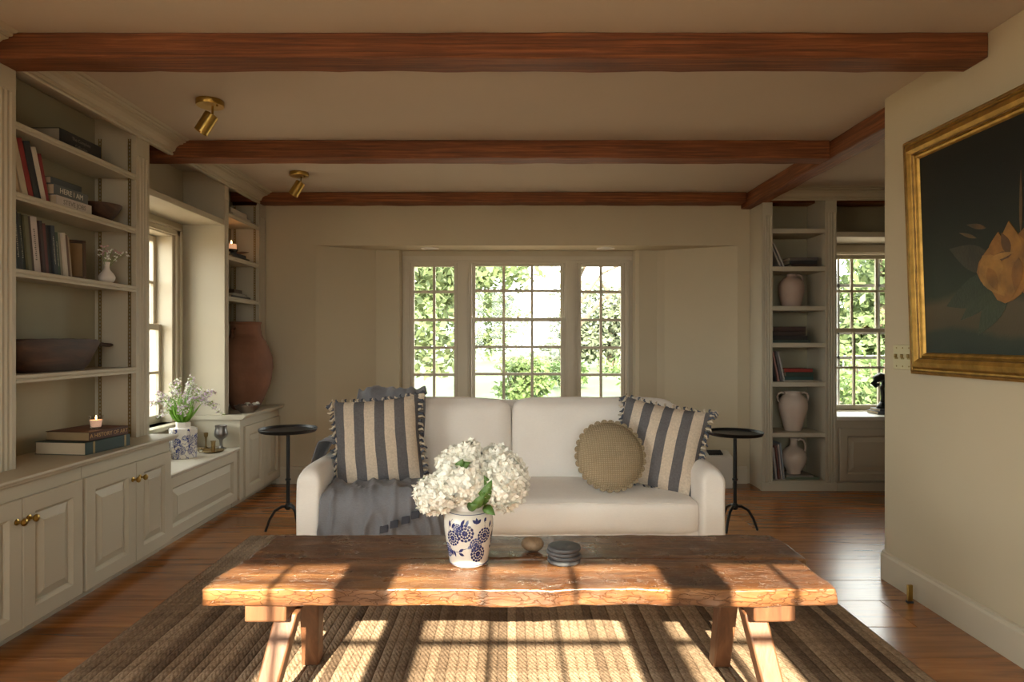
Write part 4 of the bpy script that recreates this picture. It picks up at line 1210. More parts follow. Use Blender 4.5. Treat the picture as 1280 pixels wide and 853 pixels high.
def hydrangea(c, rx, ry, rz, n, seed):
    """a mop head: four-petalled florets facing out all over an ellipsoid"""
    rnd = random.Random(seed); mb = MB()
    for i in range(n):
        z = 1 - 2 * (i + .5) / n; a = i * 2.399963 + rnd.uniform(-.2, .2); r = math.sqrt(1 - z * z)
        d = Vector((r * math.cos(a), r * math.sin(a), z)); k = rnd.uniform(.82, 1.08)
        p = Vector((c[0] + d.x * rx * k, c[1] + d.y * ry * k, c[2] + d.z * rz * k))
        nrm = (d + Vector((rnd.uniform(-.5, .5), rnd.uniform(-.5, .5), rnd.uniform(-.5, .5)))).normalized()
        u = nrm.orthogonal().normalized(); v = nrm.cross(u); rot = rnd.uniform(0, PI); s = rnd.uniform(.0115, .0165)
        for q in range(4):
            aa = rot + q * PI / 2
            e = u * math.cos(aa) + v * math.sin(aa); f_ = u * -math.sin(aa) + v * math.cos(aa)
            cup = nrm * s * rnd.uniform(.05, .75)
            k_ = len(mb.v)
            mb.v += [tuple(p), tuple(p + e * s * .55 + f_ * s * .5 + cup * .4), tuple(p + e * s * 1.05 + cup), tuple(p + e * s * .55 - f_ * s * .5 + cup * .4)]
            mb.f += [(k_, k_ + 1, k_ + 2), (k_, k_ + 2, k_ + 3)]
    return mb
heads = [((-.012, -.02, .245), .085, .072, .07, 360), ((-.098, -.03, .205), .062, .058, .055, 260), ((.0, .0, .315), .045, .045, .048, 190), ((-.045, .0, .29), .05, .05, .05, 200), ((.112, -.02, .245), .066, .064, .088, 330), ((.085, .02, .30), .045, .045, .045, 160)]
for i, (c, rx, ry, rz, n) in enumerate(heads):
    c = (c[0], c[1], c[2] + .012)
    h_ = part('flower_head', hydrangea(c, rx, ry, rz, n, i), PETAL, vs1, local=True); h_['kind'] = 'stuff'
    core = MB().lathe([(math.sin(PI * j / 8) * .84, -math.cos(PI * j / 8) * .84) for j in range(9)], (0, 0, 0), 14, False)
    core.v = [(c[0] + p[0] * rx, c[1] + p[1] * ry, c[2] + p[2] * rz) for p in core.v]
    part('calyx', core, PETAL, h_, local=True, smooth='full')
    part('stem', MB().tube([(0.01 * (i - 2), 0, .10), (c[0] * .5, c[1] * .5, .19), (c[0], c[1], c[2] - rz * .5)], .0035, 6), STEM, vs1, local=True)
for p0, p1, w_ in (((.035, -.05, .19), (.075, -.078, .275), .040), ((.02, -.06, .185), (.055, -.085, .235), .030), ((.05, -.05, .185), (.085, -.085, .168), .030), ((-.035, -.04, .295), (.010, -.075, .325), .038), ((-.03, -.05, .30), (-.012, -.075, .335), .03),
                   ((-.10, .0, .235), (-.152, -.03, .262), .045), ((-.09, .0, .215), (-.15, -.02, .232), .04), ((.0, -.05, .18), (.04, -.075, .205), .03), ((.07, -.03, .22), (.05, -.07, .285), .035)):
    part('leaf', MB().blade(p0, p1, w_, .12, (.2, -1, .3), 6), LEAF, vs1, local=True, solid=.0008, smooth='full')
st = MB().lathe([(math.sin(PI * j / 12), -math.cos(PI * j / 12)) for j in range(13)], (0, 0, 0), 24, False)
st.v = [(p[0] * .037, p[1] * .028, p[2] * .0235) for p in st.v]; noisy(st, .003, 30, 3)
st.v = [(p[0] + .078, p[1] + 2.10, p[2] + TZ + .0255) for p in st.v]
solo('river_stone', st, STONE, 'smooth brown egg-shaped stone on the coffee table', 'stone', smooth='full')
for i in range(4):
    dx, dy = ((0, 0), (.004, .003), (-.003, .002), (.001, -.002))[i]
    z0 = TZ + .003 + i * .0128
    mb = MB().lathe([(0, 0), (.049, 0), (.051, .002), (.0515, .006), (.050, .0105), (.046, .012), (0, .012)], (.172 + dx, 2.0 + dy, z0), 40, False)
    noisy(mb, .0012, 60, i)
    solo('coaster', mb, SLATE, ['dark slate coaster at the bottom of its stack', 'dark slate coaster second from the bottom of its stack', 'dark slate coaster second from the top of its stack', 'dark slate coaster on top of its stack'][i], 'coaster', 'stacked slate coasters', smooth=True, angle=50)

# ------------------------------------------------------------------ ceiling spotlights and recessed lights
def spotlight(x, y, rz, label):
    o = thing('ceiling_spotlight', label, 'spotlight', (x, y, CZ - .0005), (0, 0, 0), 'brass ceiling spotlights')
    part('canopy', MB().lathe([(.064, 0), (.064, -.022), (.061, -.026), (0, -.026)], (0, 0, 0), 36), BRASS, o, local=True, smooth=True)
    part('arm', MB().tube([(.012, 0, -.024), (.012, 0, -.062), (.006, -.004, -.078)], .0055, 8), BRASS, o, local=True, smooth=True)
    part('screw', MB().lathe([(.005, -.026), (.005, -.034), (0, -.036)], (.042, -.02, 0), 10), BRASS, o, local=True)
    M = Matrix.Translation((-.012, -.012, -.112)) @ Matrix.Rotation(math.radians(rz), 4, 'Z') @ Matrix.Rotation(math.radians(30), 4, 'Y')
    h_ = MB().lathe([(0, .05), (.030, .05), (.0335, .046), (.0335, -.052), (.031, -.052), (.029, -.03), (0, -.03)], (0, 0, 0), 32, False).xf(M)
    hd = part('head', h_, BRASS, o, local=True, smooth=True)
    part('lamp_face', MB().lathe([(0, -.029), (.0285, -.029), (.0285, -.026), (0, -.026)], (0, 0, 0), 24, False).xf(M), DARKGAP, hd, local=True)
    return o
spotlight(-1.447, 3.10, 10, 'brass cylinder spotlight on the ceiling between the two nearer beams')
spotlight(-1.447, 4.42, 15, 'brass cylinder spotlight on the ceiling by the beam along the far wall')
for x, lb in ((-.652, 'recessed downlight in the bay soffit by the left casement'), (.80, 'recessed downlight in the bay soffit by the right casement')):
    o = thing('recessed_light', lb, 'downlight', (x, 5.29, 1.9095), (0, 0, 0), 'recessed downlights in the bay soffit')
    part('ring', MB().lathe([(.075, 0), (.075, -.004), (.062, -.006), (.058, 0)], (0, 0, 0), 32, False), WHITEC, o, local=True, smooth=True)
    part('lens', MB().lathe([(0, -.0015), (.059, -.0015), (.059, -.0005)], (0, 0, 0), 32, False), plain('frosted_lens', (.5, .48, .44), .6), o, local=True)

# ------------------------------------------------------------------ painting, switch plate, brass tab, heater
PX = XR - .0005
pa = thing('framed_painting', 'gilt-framed still life of a yellow rose on a dark ground on the right wall', 'painting', (1.765, 2.11, 1.507), (0, math.radians(-2.0), 0))
PW, PH, FW = 1.46, 1.02, .098     # along y, along z
def pframe(mb_dirs):
    pass
prof = [(0, .0), (0, .028), (.010, .036), (.016, .030), (.022, .030), (.034, .044), (.052, .048), (.066, .040), (.072, .026), (.080, .030), (.088, .026), (.098, .012), (.098, .0)]
for si, (ax, sg) in enumerate((('z', 1), ('z', -1), ('y', 1), ('y', -1))):
    mb = MB(); n = len(prof)
    for e in (-1, 1):
        for d, h_ in prof:
            if ax == 'z': mb.v.append((.03 - h_, e * (PW / 2 - d), sg * (PH / 2 - d)))
            else: mb.v.append((.03 - h_, sg * (PW / 2 - d), e * (PH / 2 - d)))
    for i in range(n - 1): mb.f.append((i, i + 1, n + i + 1, n + i))
    mb.f.append((n - 1, 0, n, 2 * n - 1))
    fr_ = part('frame_rail', mb, GILT, pa, local=True)
    dk = MB()
    for d, h_ in ((.013, .0335), (.069, .034)):
        if ax == 'z': dk.tube([(.03 - h_, e * (PW / 2 - d), sg * (PH / 2 - d)) for e in (-1, 1)], .0035, 6)
        else: dk.tube([(.03 - h_, sg * (PW / 2 - d), e * (PH / 2 - d)) for e in (-1, 1)], .0035, 6)
    part('bead', dk, GILTD, fr_, local=True)
def canvasmat():
    m, nt, b = newmat('oil_canvas')
    t = N(nt, 'ShaderNodeTexCoord'); sp = N(nt, 'ShaderNodeSeparateXYZ'); nt.links.new(t.outputs['Object'], sp.inputs[0])
    n = noise_n(nt, t.outputs['Object'], 3.5, 5)
    a = N(nt, 'ShaderNodeMath', operation='MULTIPLY_ADD'); a.inputs[1].default_value = .12; nt.links.new(n.outputs['Fac'], a.inputs[0]); nt.links.new(sp.outputs['Z'], a.inputs[2])
    mr = N(nt, 'ShaderNodeMapRange'); mr.inputs[1].default_value = -.40; mr.inputs[2].default_value = .5; nt.links.new(a.outputs[0], mr.inputs[0])
    r = ramp(nt, [(0.0, (.014, .020, .018)), (.13, (.022, .030, .022)), (.16, (.060, .046, .026)), (.27, (.075, .058, .034)), (.32, (.020, .028, .018)), (.55, (.012, .014, .010)), (.75, (.006, .006, .005))])
    nt.links.new(mr.outputs[0], r.inputs['Fac']); nt.links.new(r.outputs[0], b.inputs['Base Color'])
    b.inputs['Roughness'].default_value = .55; b.inputs['Specular IOR Level'].default_value = .3
    n2 = noise_n(nt, t.outputs['Object'], 160, 3); bump(nt, b, n2.outputs['Fac'], .25, .002)
    return m
part('canvas', B(.012, .024, -PW / 2 + .09, PW / 2 - .09, -PH / 2 + .09, PH / 2 - .09), canvasmat(), pa, local=True)
# brushed shapes of the still life, a hair proud of the canvas; (y, z) in picture coordinates, far end is +y
def paint(name, pts, col, d, var=.45):
    mb = MB(); n = len(pts)
    mb.v = [(.0118 - d * .0006, p[0], p[1]) for p in pts] + [(.0125, p[0], p[1]) for p in pts]
    mb.f = [tuple(range(n)), tuple(range(n, 2 * n))[::-1]] + [(i, (i + 1) % n, n + (i + 1) % n, n + i) for i in range(n)]
    mt = plain('oil_%s' % name + '%d' % int(col[0] * 1000), col, .5, var, 16.0, 90, .4)
    return part(name, mb, mt, pa, local=True)
def blob(cy, cz, ry, rz, n=14, seed=0, rot=0):
    out = []
    for i in range(n):
        a = 2 * PI * i / n; k = 1 + .12 * math.sin(3 * a + seed) + .06 * math.sin(5 * a + seed * 2)
        y, z = ry * k * math.cos(a), rz * k * math.sin(a)
        out.append((cy + y * math.cos(rot) - z * math.sin(rot), cz + y * math.sin(rot) + z * math.cos(rot)))
    return out
def leafshape(y0, z0, y1, z1, w_):
    d = Vector((y1 - y0, z1 - z0)); s_ = Vector((-d.y, d.x)).normalized(); L = []
    R_ = []
    for i in range(1, 8):
        t = i / 8; ww = w_ * math.sin(PI * t ** .8) * .5
        L.append((y0 + d.x * t + s_.x * ww, z0 + d.y * t + s_.y * ww)); R_.append((y0 + d.x * t - s_.x * ww, z0 + d.y * t - s_.y * ww))
    return [(y0, z0)] + L + [(y1, z1)] + R_[::-1]
RY, RZ = .17, -.075
for i, (a, b_, c, d, w_, col) in enumerate(((RY + .02, RZ - .06, RY + .33, RZ - .15, .12, (.012, .018, .007)), (RY, RZ - .07, RY + .16, RZ - .27, .10, (.018, .026, .010)), (RY - .05, RZ - .08, RY - .22, RZ - .2, .10, (.011, .016, .006)),
                                           (RY + .06, RZ - .02, RY + .30, RZ + .08, .10, (.022, .014, .006)), (RY + .05, RZ - .08, RY + .25, RZ - .21, .07, (.015, .022, .008)), (RY + .10, RZ + .13, RY + .2, RZ + .16, .02, (.07, .032, .008)))):
    paint('painted_leaf', leafshape(a, b_, c, d, w_), col, 1 + i * .2)
RY = .19
paint('painted_petal', blob(RY - .11, RZ - .02, .09, .13, 18, 2), (.15, .058, .008), 3)
paint('painted_petal', blob(RY, RZ - .03, .115, .115, 20, 1), (.21, .088, .012), 3.3)
paint('painted_petal', leafshape(RY - .03, RZ - .06, RY - .03, RZ + .135, .12), (.24, .108, .016), 3.8)
paint('painted_petal', leafshape(RY + .035, RZ - .02, RY + .02, RZ + .105, .09), (.19, .080, .011), 4.0)
paint('painted_petal', leafshape(RY - .03, RZ + .02, RY + .005, RZ + .10, .04), (.075, .030, .006), 4.2)
paint('painted_petal', blob(RY + .015, RZ + .012, .055, .016, 14, 3, -.2), (.08, .033, .006), 4.4)
paint('painted_petal', leafshape(RY + .10, RZ + .03, RY + .0, RZ - .13, .12), (.255, .122, .022), 4.7)
paint('painted_petal', leafshape(RY + .075, RZ - .02, RY + .03, RZ - .11, .05), (.20, .086, .012), 5.0)
paint('painted_petal', leafshape(RY - .02, RZ - .02, RY - .03, RZ - .14, .10), (.23, .104, .016), 5.2)
paint('painted_petal', leafshape(RY - .07, RZ - .0, RY - .05, RZ - .12, .05), (.17, .070, .010), 5.5)
paint('painted_petal', leafshape(RY + .06, RZ + .012, RY - .05, RZ + .022, .022), (.27, .135, .028), 5.7)
paint('painted_petal', blob(RY - .30, RZ + .08, .09, .10, 16, 6, .5), (.16, .066, .01), 3.2)
paint('painted_stem', leafshape(RY + .13, RZ + .10, RY + .22, RZ + .135, .014), (.10, .05, .014), 3.0)
paint('painted_stem', leafshape(RY - .08, RZ + .08, RY - .09, RZ + .30, .012), (.08, .04, .012), 3.0)

sw = thing('switch_plate', 'ivory four-gang toggle switch plate beside the gilt frame', 'light switch', (XR, 2.905, 1.068))
part('plate', B(-.006, 0, -.098, .098, -.057, .057), IVORY, sw, local=True, bev=.003)
for i in range(4):
    y = -.069 + .046 * i
    part('toggle', B(-.017, -.006, y - .005, y + .005, -.003, .014), BRASSDK, sw, local=True, bev=.002)
    part('toggle_base', B(-.0085, -.006, y - .012, y + .012, -.010, -.002), BRASSDK, sw, local=True, bev=.001)
    for z in (-.042, .042): part('screw', MB().lathe([(0, 0), (.0035, 0), (.0035, .0015), (0, .002)], (0, 0, 0), 10, False).xf(Matrix.Translation((-.006, y, z)) @ Matrix.Rotation(-PI / 2, 4, 'Y')), BRASSDK, sw, local=True)
tb = thing('door_stop', 'small brass tab standing on the floor against the right baseboard', 'door stop', (1.748, 2.79, .0))
part('post', B(-.011, .011, -.006, .006, .008, .078), BRASS, tb, local=True, bev=.002)
part('pad', B(-.013, .013, -.008, .008, .0, .008), DARKGAP, tb, local=True)
hb = thing('heater_box', 'low white convector box on the floor behind the sofa', 'heater', (1.50, 5.03, 0))
part('casing', MB().extrude([(4.955, .0), (5.118, .0), (5.118, .275), (5.06, .275), (4.955, .245)], 'x', 1.27, 1.735), APPL, hb, bev=.006)
g = MB()
for i in range(8): g.box(1.56 + .014 * i, 1.57 + .014 * i, 4.985, 5.05, .2515, .278)
g.v = [(x, y, z - .012 + (y - 4.985) * .28) for x, y, z in g.v]
part('grille', g, DARKGAP, hb)

# ------------------------------------------------------------------ books
BOOKM = {}
def bookmat(col):
    k = tuple(round(c, 3) for c in col)
    if k not in BOOKM: BOOKM[k] = plain('book_cloth_%d' % len(BOOKM), col, .6, .12, 12.0, 140, .15)
    return BOOKM[k]
def book(loc, rot, t, d, h_, col, label, group, flat=False, pages=PAGES, text=None, tcol=(.6, .55, .45), tsize=.012, name='book', band=None):
    """local frame: x = thickness (0..t), y = width (spine at y=0, pages to -d), z = height (0..h)"""
    o = thing(name, label, 'book', loc, rot, group)
    c = .0025 if t > .012 else .001
    mb = MB().box(0, c, -d, 0, 0, h_).box(t - c, t, -d, 0, 0, h_).box(c, t - c, -.003, 0, 0, h_)
    part('cover', mb, bookmat(col), o, local=True, bev=.0008, seg=1)
    part('pages', B(c, t - c, -d + .004, -.003, .003, h_ - .003), pages, o, local=True)
    if text:
        m = plain('foil_%d' % int(tcol[0] * 100 + tcol[2] * 10), tcol, .5, .05)
        # lettering runs along the spine and faces out of it
        R_ = Matrix(((0, 1, 0), (0, 0, 1), (1, 0, 0))) if flat else Matrix(((0, -1, 0), (0, 0, 1), (-1, 0, 0)))
        for tx_, sz_, off in (text if isinstance(text, list) else [(text, tsize, 0)]):
            lettering(tx_, sz_, m, o, (t / 2 + off, .0004, h_ / 2), R_.to_euler())
    if band:
        for z in band: part('spine_band', B(c * .5, t - c * .5, 0, .0006, h_ * z - .006, h_ * z + .006), plain('gold_foil', (.30, .22, .08), .4, .1), o, local=True)
    return o
# orientation for the left bookcase: the spine looks to +x, thickness runs along +y
def up_rot(lean): return (Matrix.Rotation(lean, 3, 'X') @ Matrix.Rotation(-PI / 2, 3, 'Z')).to_euler()
def stand(x, y, z, t, d, h_, col, lean, label, group, **kw):
    """upright book on a left shelf: y is the far-bottom edge of its spine, leaning towards -y"""
    return book((x, y, z + t * math.sin(lean) + .0006), up_rot(lean), t, d, h_, col, label, group, **kw)
def flat_rot(yaw=0.0): return (Matrix.Rotation(yaw, 3, 'Z') @ Matrix(((0, 1, 0), (0, 0, 1), (1, 0, 0)))).to_euler()
def lay(x, y, z, t, d, h_, col, label, group, yaw=0.0, **kw):
    """book lying flat on the left side, spine towards +x, running along +y from y"""
    return book((x, y, z), flat_rot(yaw), t, d, h_, col, label, group, flat=True, **kw)
G1 = 'leaning books on the upper left shelf'
SX = -1.99
z = SH1[1]
for y, t, h_, col, lb in ((2.609, .020, .215, (.42, .30, .18), 'thin buff leaning book next to the fluted pilaster'),
                          (2.651, .034, .236, (.50, .43, .32), 'thick cream leaning book beside the red one'),
                          (2.682, .026, .238, (.24, .02, .018), 'bright red leaning book between cream and black ones'),
                          (2.724, .036, .236, (.018, .02, .024), 'thick black leaning book between red and white ones'),
                          (2.756, .026, .224, (.56, .50, .42), 'white-spined leaning book beside the black one'),
                          (2.775, .016, .205, (.20, .016, .016), 'thin red leaning book touching the flat stack')):
    stand(SX, y, z, t, .15, h_, col, .29 if t > .021 else .26, lb, G1)
G2 = 'flat stack on the upper left shelf'
zz = z + .0005
lay(-1.978, 2.80, zz, .046, .165, .235, (.50, .44, .40), 'pale grey book at the bottom of the flat stack beside the dark bowl', G2, text='STEVE JOBS', tcol=(.16, .14, .12), tsize=.030)
lay(-1.982, 2.79, zz + .0465, .046, .16, .225, (.085, .095, .10), 'slate grey book with large pale lettering in the middle of the flat stack', G2, text='HERE I AM', tcol=(.6, .56, .48), tsize=.034)
lay(-1.992, 2.785, zz + .093, .030, .15, .20, (.055, .065, .075), 'dark blue-grey book on top of the flat stack', G2, pages=plain('pages_pale', (.55, .47, .38), .85))
bw = solo('wooden_bowl', MB().lathe([(0, 0), (.032, 0), (.036, .006), (.066, .040), (.088, .078), (.093, .092), (.089, .092), (.062, .045), (.030, .014), (0, .012)], (-2.055, 3.225, z + .0005), 40, False), DARKW, 'small dark wooden bowl beside the flat stack of books', 'bowl', smooth=True)
# top shelf: one heavy black book lying flat
lay(-2.0, 2.85, SH1[0] + .0005, .078, .16, .29, (.012, .013, .016), 'heavy black book lying on the top shelf under the crown moulding', 'books on the top shelf', text=[('The Complete', .022, .016), ('Collection', .020, -.012)], tcol=(.16, .165, .18), pages=plain('pages_grey', (.34, .29, .22), .85))
# third shelf: a row of upright books
G3 = 'row of upright books above the dough bowl'
z = SH1[2]
row = [(2.560, .022, .225, (.10, .11, .11), 'grey-black upright book next to the pilaster'), (2.592, .030, .235, (.016, .016, .018), 'tall black upright book with pale lettering'),
       (2.618, .024, .232, (.030, .038, .034), 'dark green-black upright book beside the olive one'), (2.642, .022, .230, (.13, .12, .065), 'olive green upright book'),
       (2.660, .016, .230, (.055, .035, .022), 'thin dark brown upright book touching the thick white one'), (2.702, .040, .232, (.52, .45, .42), 'thick white upright book among dark ones'),
       (2.722, .018, .222, (.035, .016, .014), 'thin black-brown upright book after the white one'), (2.745, .021, .215, (.10, .022, .018), 'dark red upright book'),
       (2.768, .021, .212, (.020, .022, .024), 'black upright book after the dark red one'), (2.795, .025, .214, (.022, .028, .034), 'blue-black upright book with a coloured top'),
       (2.818, .021, .190, (.030, .055, .030), 'short dark green upright book'), (2.838, .018, .190, (.27, .25, .19), 'short stone-coloured upright book'),
       (2.860, .020, .194, (.52, .46, .38), 'short white upright book near the small frame'), (2.880, .018, .188, (.12, .065, .035), 'short brown upright book near the small frame'),
       (2.897, .015, .184, (.30, .22, .13), 'short tan upright book at the end of the row')]
LETC = [(.35, .32, .27), (.10, .09, .08)]
for i, (y, t, h_, col, lb) in enumerate(row):
    o = stand(-1.985 - .004 * (i % 3), y + .026, z, t, .15, h_, col, .12, lb, G3)
    if i in (1, 2, 9, 10, 5):
        m = plain('spine_print_%d' % (i == 5), (.10, .09, .08) if i == 5 else (.40, .37, .30), .6)
        mb = MB()
        for q in range(16): mb.box(t * .42, t * (.54 + .05 * ((q * 7 + i) % 3)), 0, .0005, h_ * (.22 + .036 * q), h_ * (.22 + .036 * q) + .0045)
        part('spine_print', mb, m, o, local=True)
# small empty picture frame
pf = thing('picture_frame', 'small dark wood picture frame leaning at the end of the book row', 'picture frame', (-2.06, 2.985, z + .002), (math.radians(-10), 0, math.radians(38)))
mb = MB().box(-.075, .075, -.008, .008, 0, .014).box(-.075, .075, -.008, .008, .176, .19).box(-.075, -.061, -.008, .008, .014, .176).box(.061, .075, -.008, .008, .014, .176)
part('frame', mb, FRAMEW, pf, local=True, bev=.002)
part('backing', B(-.062, .062, .0, .006, .012, .178), plain('frame_backing', (.20, .125, .055), .7, .2), pf, local=True)
# bud vase
bv = thing('bud_vase', 'tiny white bud vase of pink and white blossom on the bookshelf', 'vase', (-2.01, 3.20, z + .0005))
part('body', MB().lathe([(0, 0), (.024, 0), (.036, .018), (.038, .032), (.030, .048), (.015, .066), (.0115, .080), (.0135, .098), (.016, .106), (.0135, .106), (.009, .09), (.009, .07)], (0, 0, 0), 28, False), WHITEC, bv, local=True, smooth=True, angle=60)
rnd = random.Random(3)
stm = MB(); bl = MB(); bl2 = MB()
for i in range(9):
    a = rnd.uniform(0, 2 * PI); e = Vector((rnd.uniform(-.05, .05), rnd.uniform(-.10, .10), rnd.uniform(.13, .20)))
    stm.tube([(0, 0, .07), tuple(Vector((0, 0, .09)) * .5 + e * .5), tuple(e)], .0009, 5)
    for k in range(5):
        p = e + Vector((rnd.uniform(-.014, .014), rnd.uniform(-.014, .014), rnd.uniform(-.018, .012)))
        tgt = bl if i % 3 else bl2
        for q in range(4):
            d = Vector((rnd.uniform(-1, 1), rnd.uniform(-1, 1), rnd.uniform(-.5, 1))).normalized() * .010
            tgt.blade(p, p + d, .008, .1, None, 2)
part('stems', stm, STEM, bv, local=True); part('white_blossom', bl, PETALW, bv, local=True); part('pink_blossom', bl2, plain('pink_petal', (.62, .40, .40), .7), bv, local=True)
# dough bowl
def dough():
    mb = MB(); n = 48; m = 7
    def ring(k, s_, z_, inner):
        pts = []
        for i in range(n):
            a = 2 * PI * i / n; c_, s2 = math.cos(a), math.sin(a)
            ex = 2.6
            x = math.copysign(abs(c_) ** (2 / ex), c_); y = math.copysign(abs(s2) ** (2 / ex), s2)
            pts.append((x, y))
        return pts
    out = [(0.0, .60, 0), (.80, .70, 0), (.90, .80, .035), (.965, .90, .085), (1.0, .965, .135), (1.0, .98, .143)]
    prof_o = [(.74, .62, .0), (.80, .72, .02), (.90, .84, .07), (1.0, 1.0, .14), (.985, .975, .146), (.93, .92, .14), (.76, .66, .04), (.5, .4, .028)]
    HX, HY = .096, .31
    for fx_, fy_, z_ in prof_o:
        for px_, py_ in ring(0, 0, 0, 0):
            sag = .012 * (abs(py_) ** 3) if z_ > .12 else 0
            mb.v.append((px_ * HX * fx_, py_ * HY * fy_, z_ - sag))
    for j in range(len(prof_o) - 1):
        for i in range(n): mb.f.append((j * n + i, j * n + (i + 1) % n, (j + 1) * n + (i + 1) % n, (j + 1) * n + i))
    mb.f.append(tuple(range(n))[::-1]); mb.f.append(tuple((len(prof_o) - 1) * n + i for i in range(n)))
    return mb
db = thing('dough_bowl', 'long hand-carved dark wooden dough bowl with a handle on the lowest shelf', 'bowl', (-2.062, 2.87, SH1[3] + .0005))
part('bowl', noisy(dough(), .004, 22, 2), DARKW, db, local=True, smooth=True, angle=50)
hd = MB().tube([(0, .28, .122), (0, .33, .125), (0, .38, .118), (0, .43, .112)], [.03, .022, .016, .018], 10)
hd.v = [(p[0] * 1.3, p[1], .118 + (p[2] - .118) * .55) for p in hd.v]
part('handle', hd, DARKW, db, local=True, smooth='full')
part('handle_hole', MB().lathe([(0, 0), (.005, 0), (.005, .002), (0, .002)], (.0, .412, .1235), 12, False), PEWTER, db, local=True)
# old books with a votive candle
CZT = .6355
gb = lay(-1.872, 2.83, CZT, .056, .245, .285, (.010, .030, .026), 'dark green cloth book lying on the countertop under the brown one', 'old books under the votive candle', yaw=math.radians(-6), band=(.18, .88), pages=plain('pages_old', (.56, .47, .34), .85))
br = lay(-1.880, 2.868, CZT + .0565, .040, .225, .235, (.060, .020, .010), 'red-brown book with gilt lettering carrying the votive candle', 'old books under the votive candle', yaw=math.radians(-9), text='A HISTORY OF ART', tcol=(.40, .25, .10), tsize=.026, pages=plain('pages_tan', (.34, .24, .13), .85))
cz = CZT + .0970
vc = thing('votive_candle', 'lit votive candle in a clear glass cup on the two old books', 'candle', (-1.925, 2.985, cz))
part('glass_cup', MB().lathe([(0, 0), (.022, 0), (.0235, .004), (.031, .062), (.0293, .062), (.0215, .009), (0, .008)], (0, 0, 0), 28, False), CUP, vc, local=True, smooth=True)
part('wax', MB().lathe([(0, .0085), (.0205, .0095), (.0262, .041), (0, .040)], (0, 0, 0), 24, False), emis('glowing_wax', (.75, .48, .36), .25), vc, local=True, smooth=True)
fl = part('flame', MB().lathe([(0, .0), (.0028, .004), (.0034, .008), (.002, .014), (0, .020)], (0, 0, .043), 12, False), FLAME, vc, local=True, smooth='full')
part('wick', MB().tube([(0, 0, .039), (0, 0, .046)], .0007, 5), DARKGAP, vc, local=True)
def candle_lamp(loc, e):
    l = bpy.data.lights.new('candle_light', 'POINT'); l.energy = e; l.color = (1, .5, .2); l.shadow_soft_size = .006
    o = bpy.data.objects.new('candle_light', l); o.location = loc; COL.objects.link(o)
candle_lamp((-1.925, 2.985, cz + .075), .10)

# ------------------------------------------------------------------ narrow bookcase by the far wall
G4 = 'books on the narrow bookcase'
z = SH2[0] + .0005
lay(-1.985, 4.60, z, .030, .15, .33, (.42, .39, .34), 'pale grey book at the bottom of the high stack by the far wall', G4)
lay(-1.995, 4.59, z + .0305, .034, .14, .29, (.50, .46, .40), 'off-white book on top of the high stack by the far wall', G4)
z = SH2[1] + .0005
lay(-1.985, 4.60, z, .022, .15, .30, (.05, .045, .04), 'dark brown flat book under the pillar candle, lower of two', G4)
lay(-1.995, 4.59, z + .0225, .022, .14, .27, (.025, .025, .03), 'black flat book directly under the pillar candle', G4)
pc = thing('pillar_candle', 'lit cream pillar candle in a black dish on the narrow bookcase', 'candle', (-2.02, 4.66, z + .045))
part('dish', MB().lathe([(0, 0), (.035, 0), (.046, .02), (.044, .022), (.033, .006), (0, .006)], (0, 0, 0), 24, False), BRONZE, pc, local=True, smooth=True)
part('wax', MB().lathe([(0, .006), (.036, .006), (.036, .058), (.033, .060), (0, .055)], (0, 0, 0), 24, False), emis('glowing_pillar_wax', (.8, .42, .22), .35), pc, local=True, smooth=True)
part('flame', MB().lathe([(0, .0), (.004, .006), (.0048, .011), (.003, .020), (0, .028)], (0, 0, .060), 12, False), FLAME, pc, local=True, smooth='full')
candle_lamp((-2.02, 4.66, z + .045 + .10), .14)
mb = MB().blade((-2.03, 4.76, z + .046), (-1.98, 4.88, z + .075), .07, .05, (.3, .2, 1), 5)
solo('dried_leaf', mb, plain('dry_leaf', (.07, .035, .02), .7), 'curled brown dried leaf beside the pillar candle', 'leaf', solid=.002)
z = SH2[2] + .0005
lay(-1.985, 4.58, z, .018, .15, .34, (.06, .055, .05), 'dark flat book on the shelf above the terracotta jar, lower of two', G4)
lay(-1.99, 4.62, z + .0185, .018, .14, .24, (.26, .24, .20), 'grey flat book on the shelf above the terracotta jar, upper of two', G4)
tr = thing('small_tray', 'small dark open wooden box on the books above the terracotta jar', 'box', (-2.05, 4.74, z + .0375))
part('base', B(-.045, .045, -.07, .07, 0, .006), FRAMEW, tr, local=True)
for a in ((-.045, .045, -.07, -.064), (-.045, .045, .064, .07), (-.045, -.039, -.064, .064), (.039, .045, -.064, .064)): part('side', B(a[0], a[1], a[2], a[3], .006, .028), FRAMEW, tr, local=True)
# terracotta jar
tj = thing('terracotta_jar', 'very large ribbed terracotta jar on the far countertop', 'jar', (-1.955, 4.755, .6375))
prof = [(0, 0), (.085, 0), (.098, .012), (.125, .07), (.160, .15), (.182, .23), (.191, .31), (.187, .38), (.168, .45), (.140, .505), (.118, .535), (.110, .56), (.106, .60), (.106, .628), (.113, .636), (.113, .646), (.103, .648), (.096, .62), (.10, .55)]
pp = []
for i in range(len(prof) - 1):
    for k in range(3):
        t = k / 3; r = prof[i][0] + (prof[i + 1][0] - prof[i][0]) * t; zz = prof[i][1] + (prof[i + 1][1] - prof[i][1]) * t
        pp.append((r + (.0016 * math.sin(zz * 190) if .03 < zz < .6 else 0), zz))
pp.append(prof[-1])
part('body', noisy(MB().lathe(pp, (0, 0, 0), 56, False), .0025, 9, 1), TERRA, tj, local=True, smooth='full')
for a in (70, 250):
    a = math.radians(a); c_, s_ = math.cos(a), math.sin(a)
    part('lug', MB().tube([(c_ * r, s_ * r, q) for r, q in ((.112, .60), (.135, .59), (.138, .55), (.125, .53))], .011, 8), TERRA, tj, local=True, smooth='full')
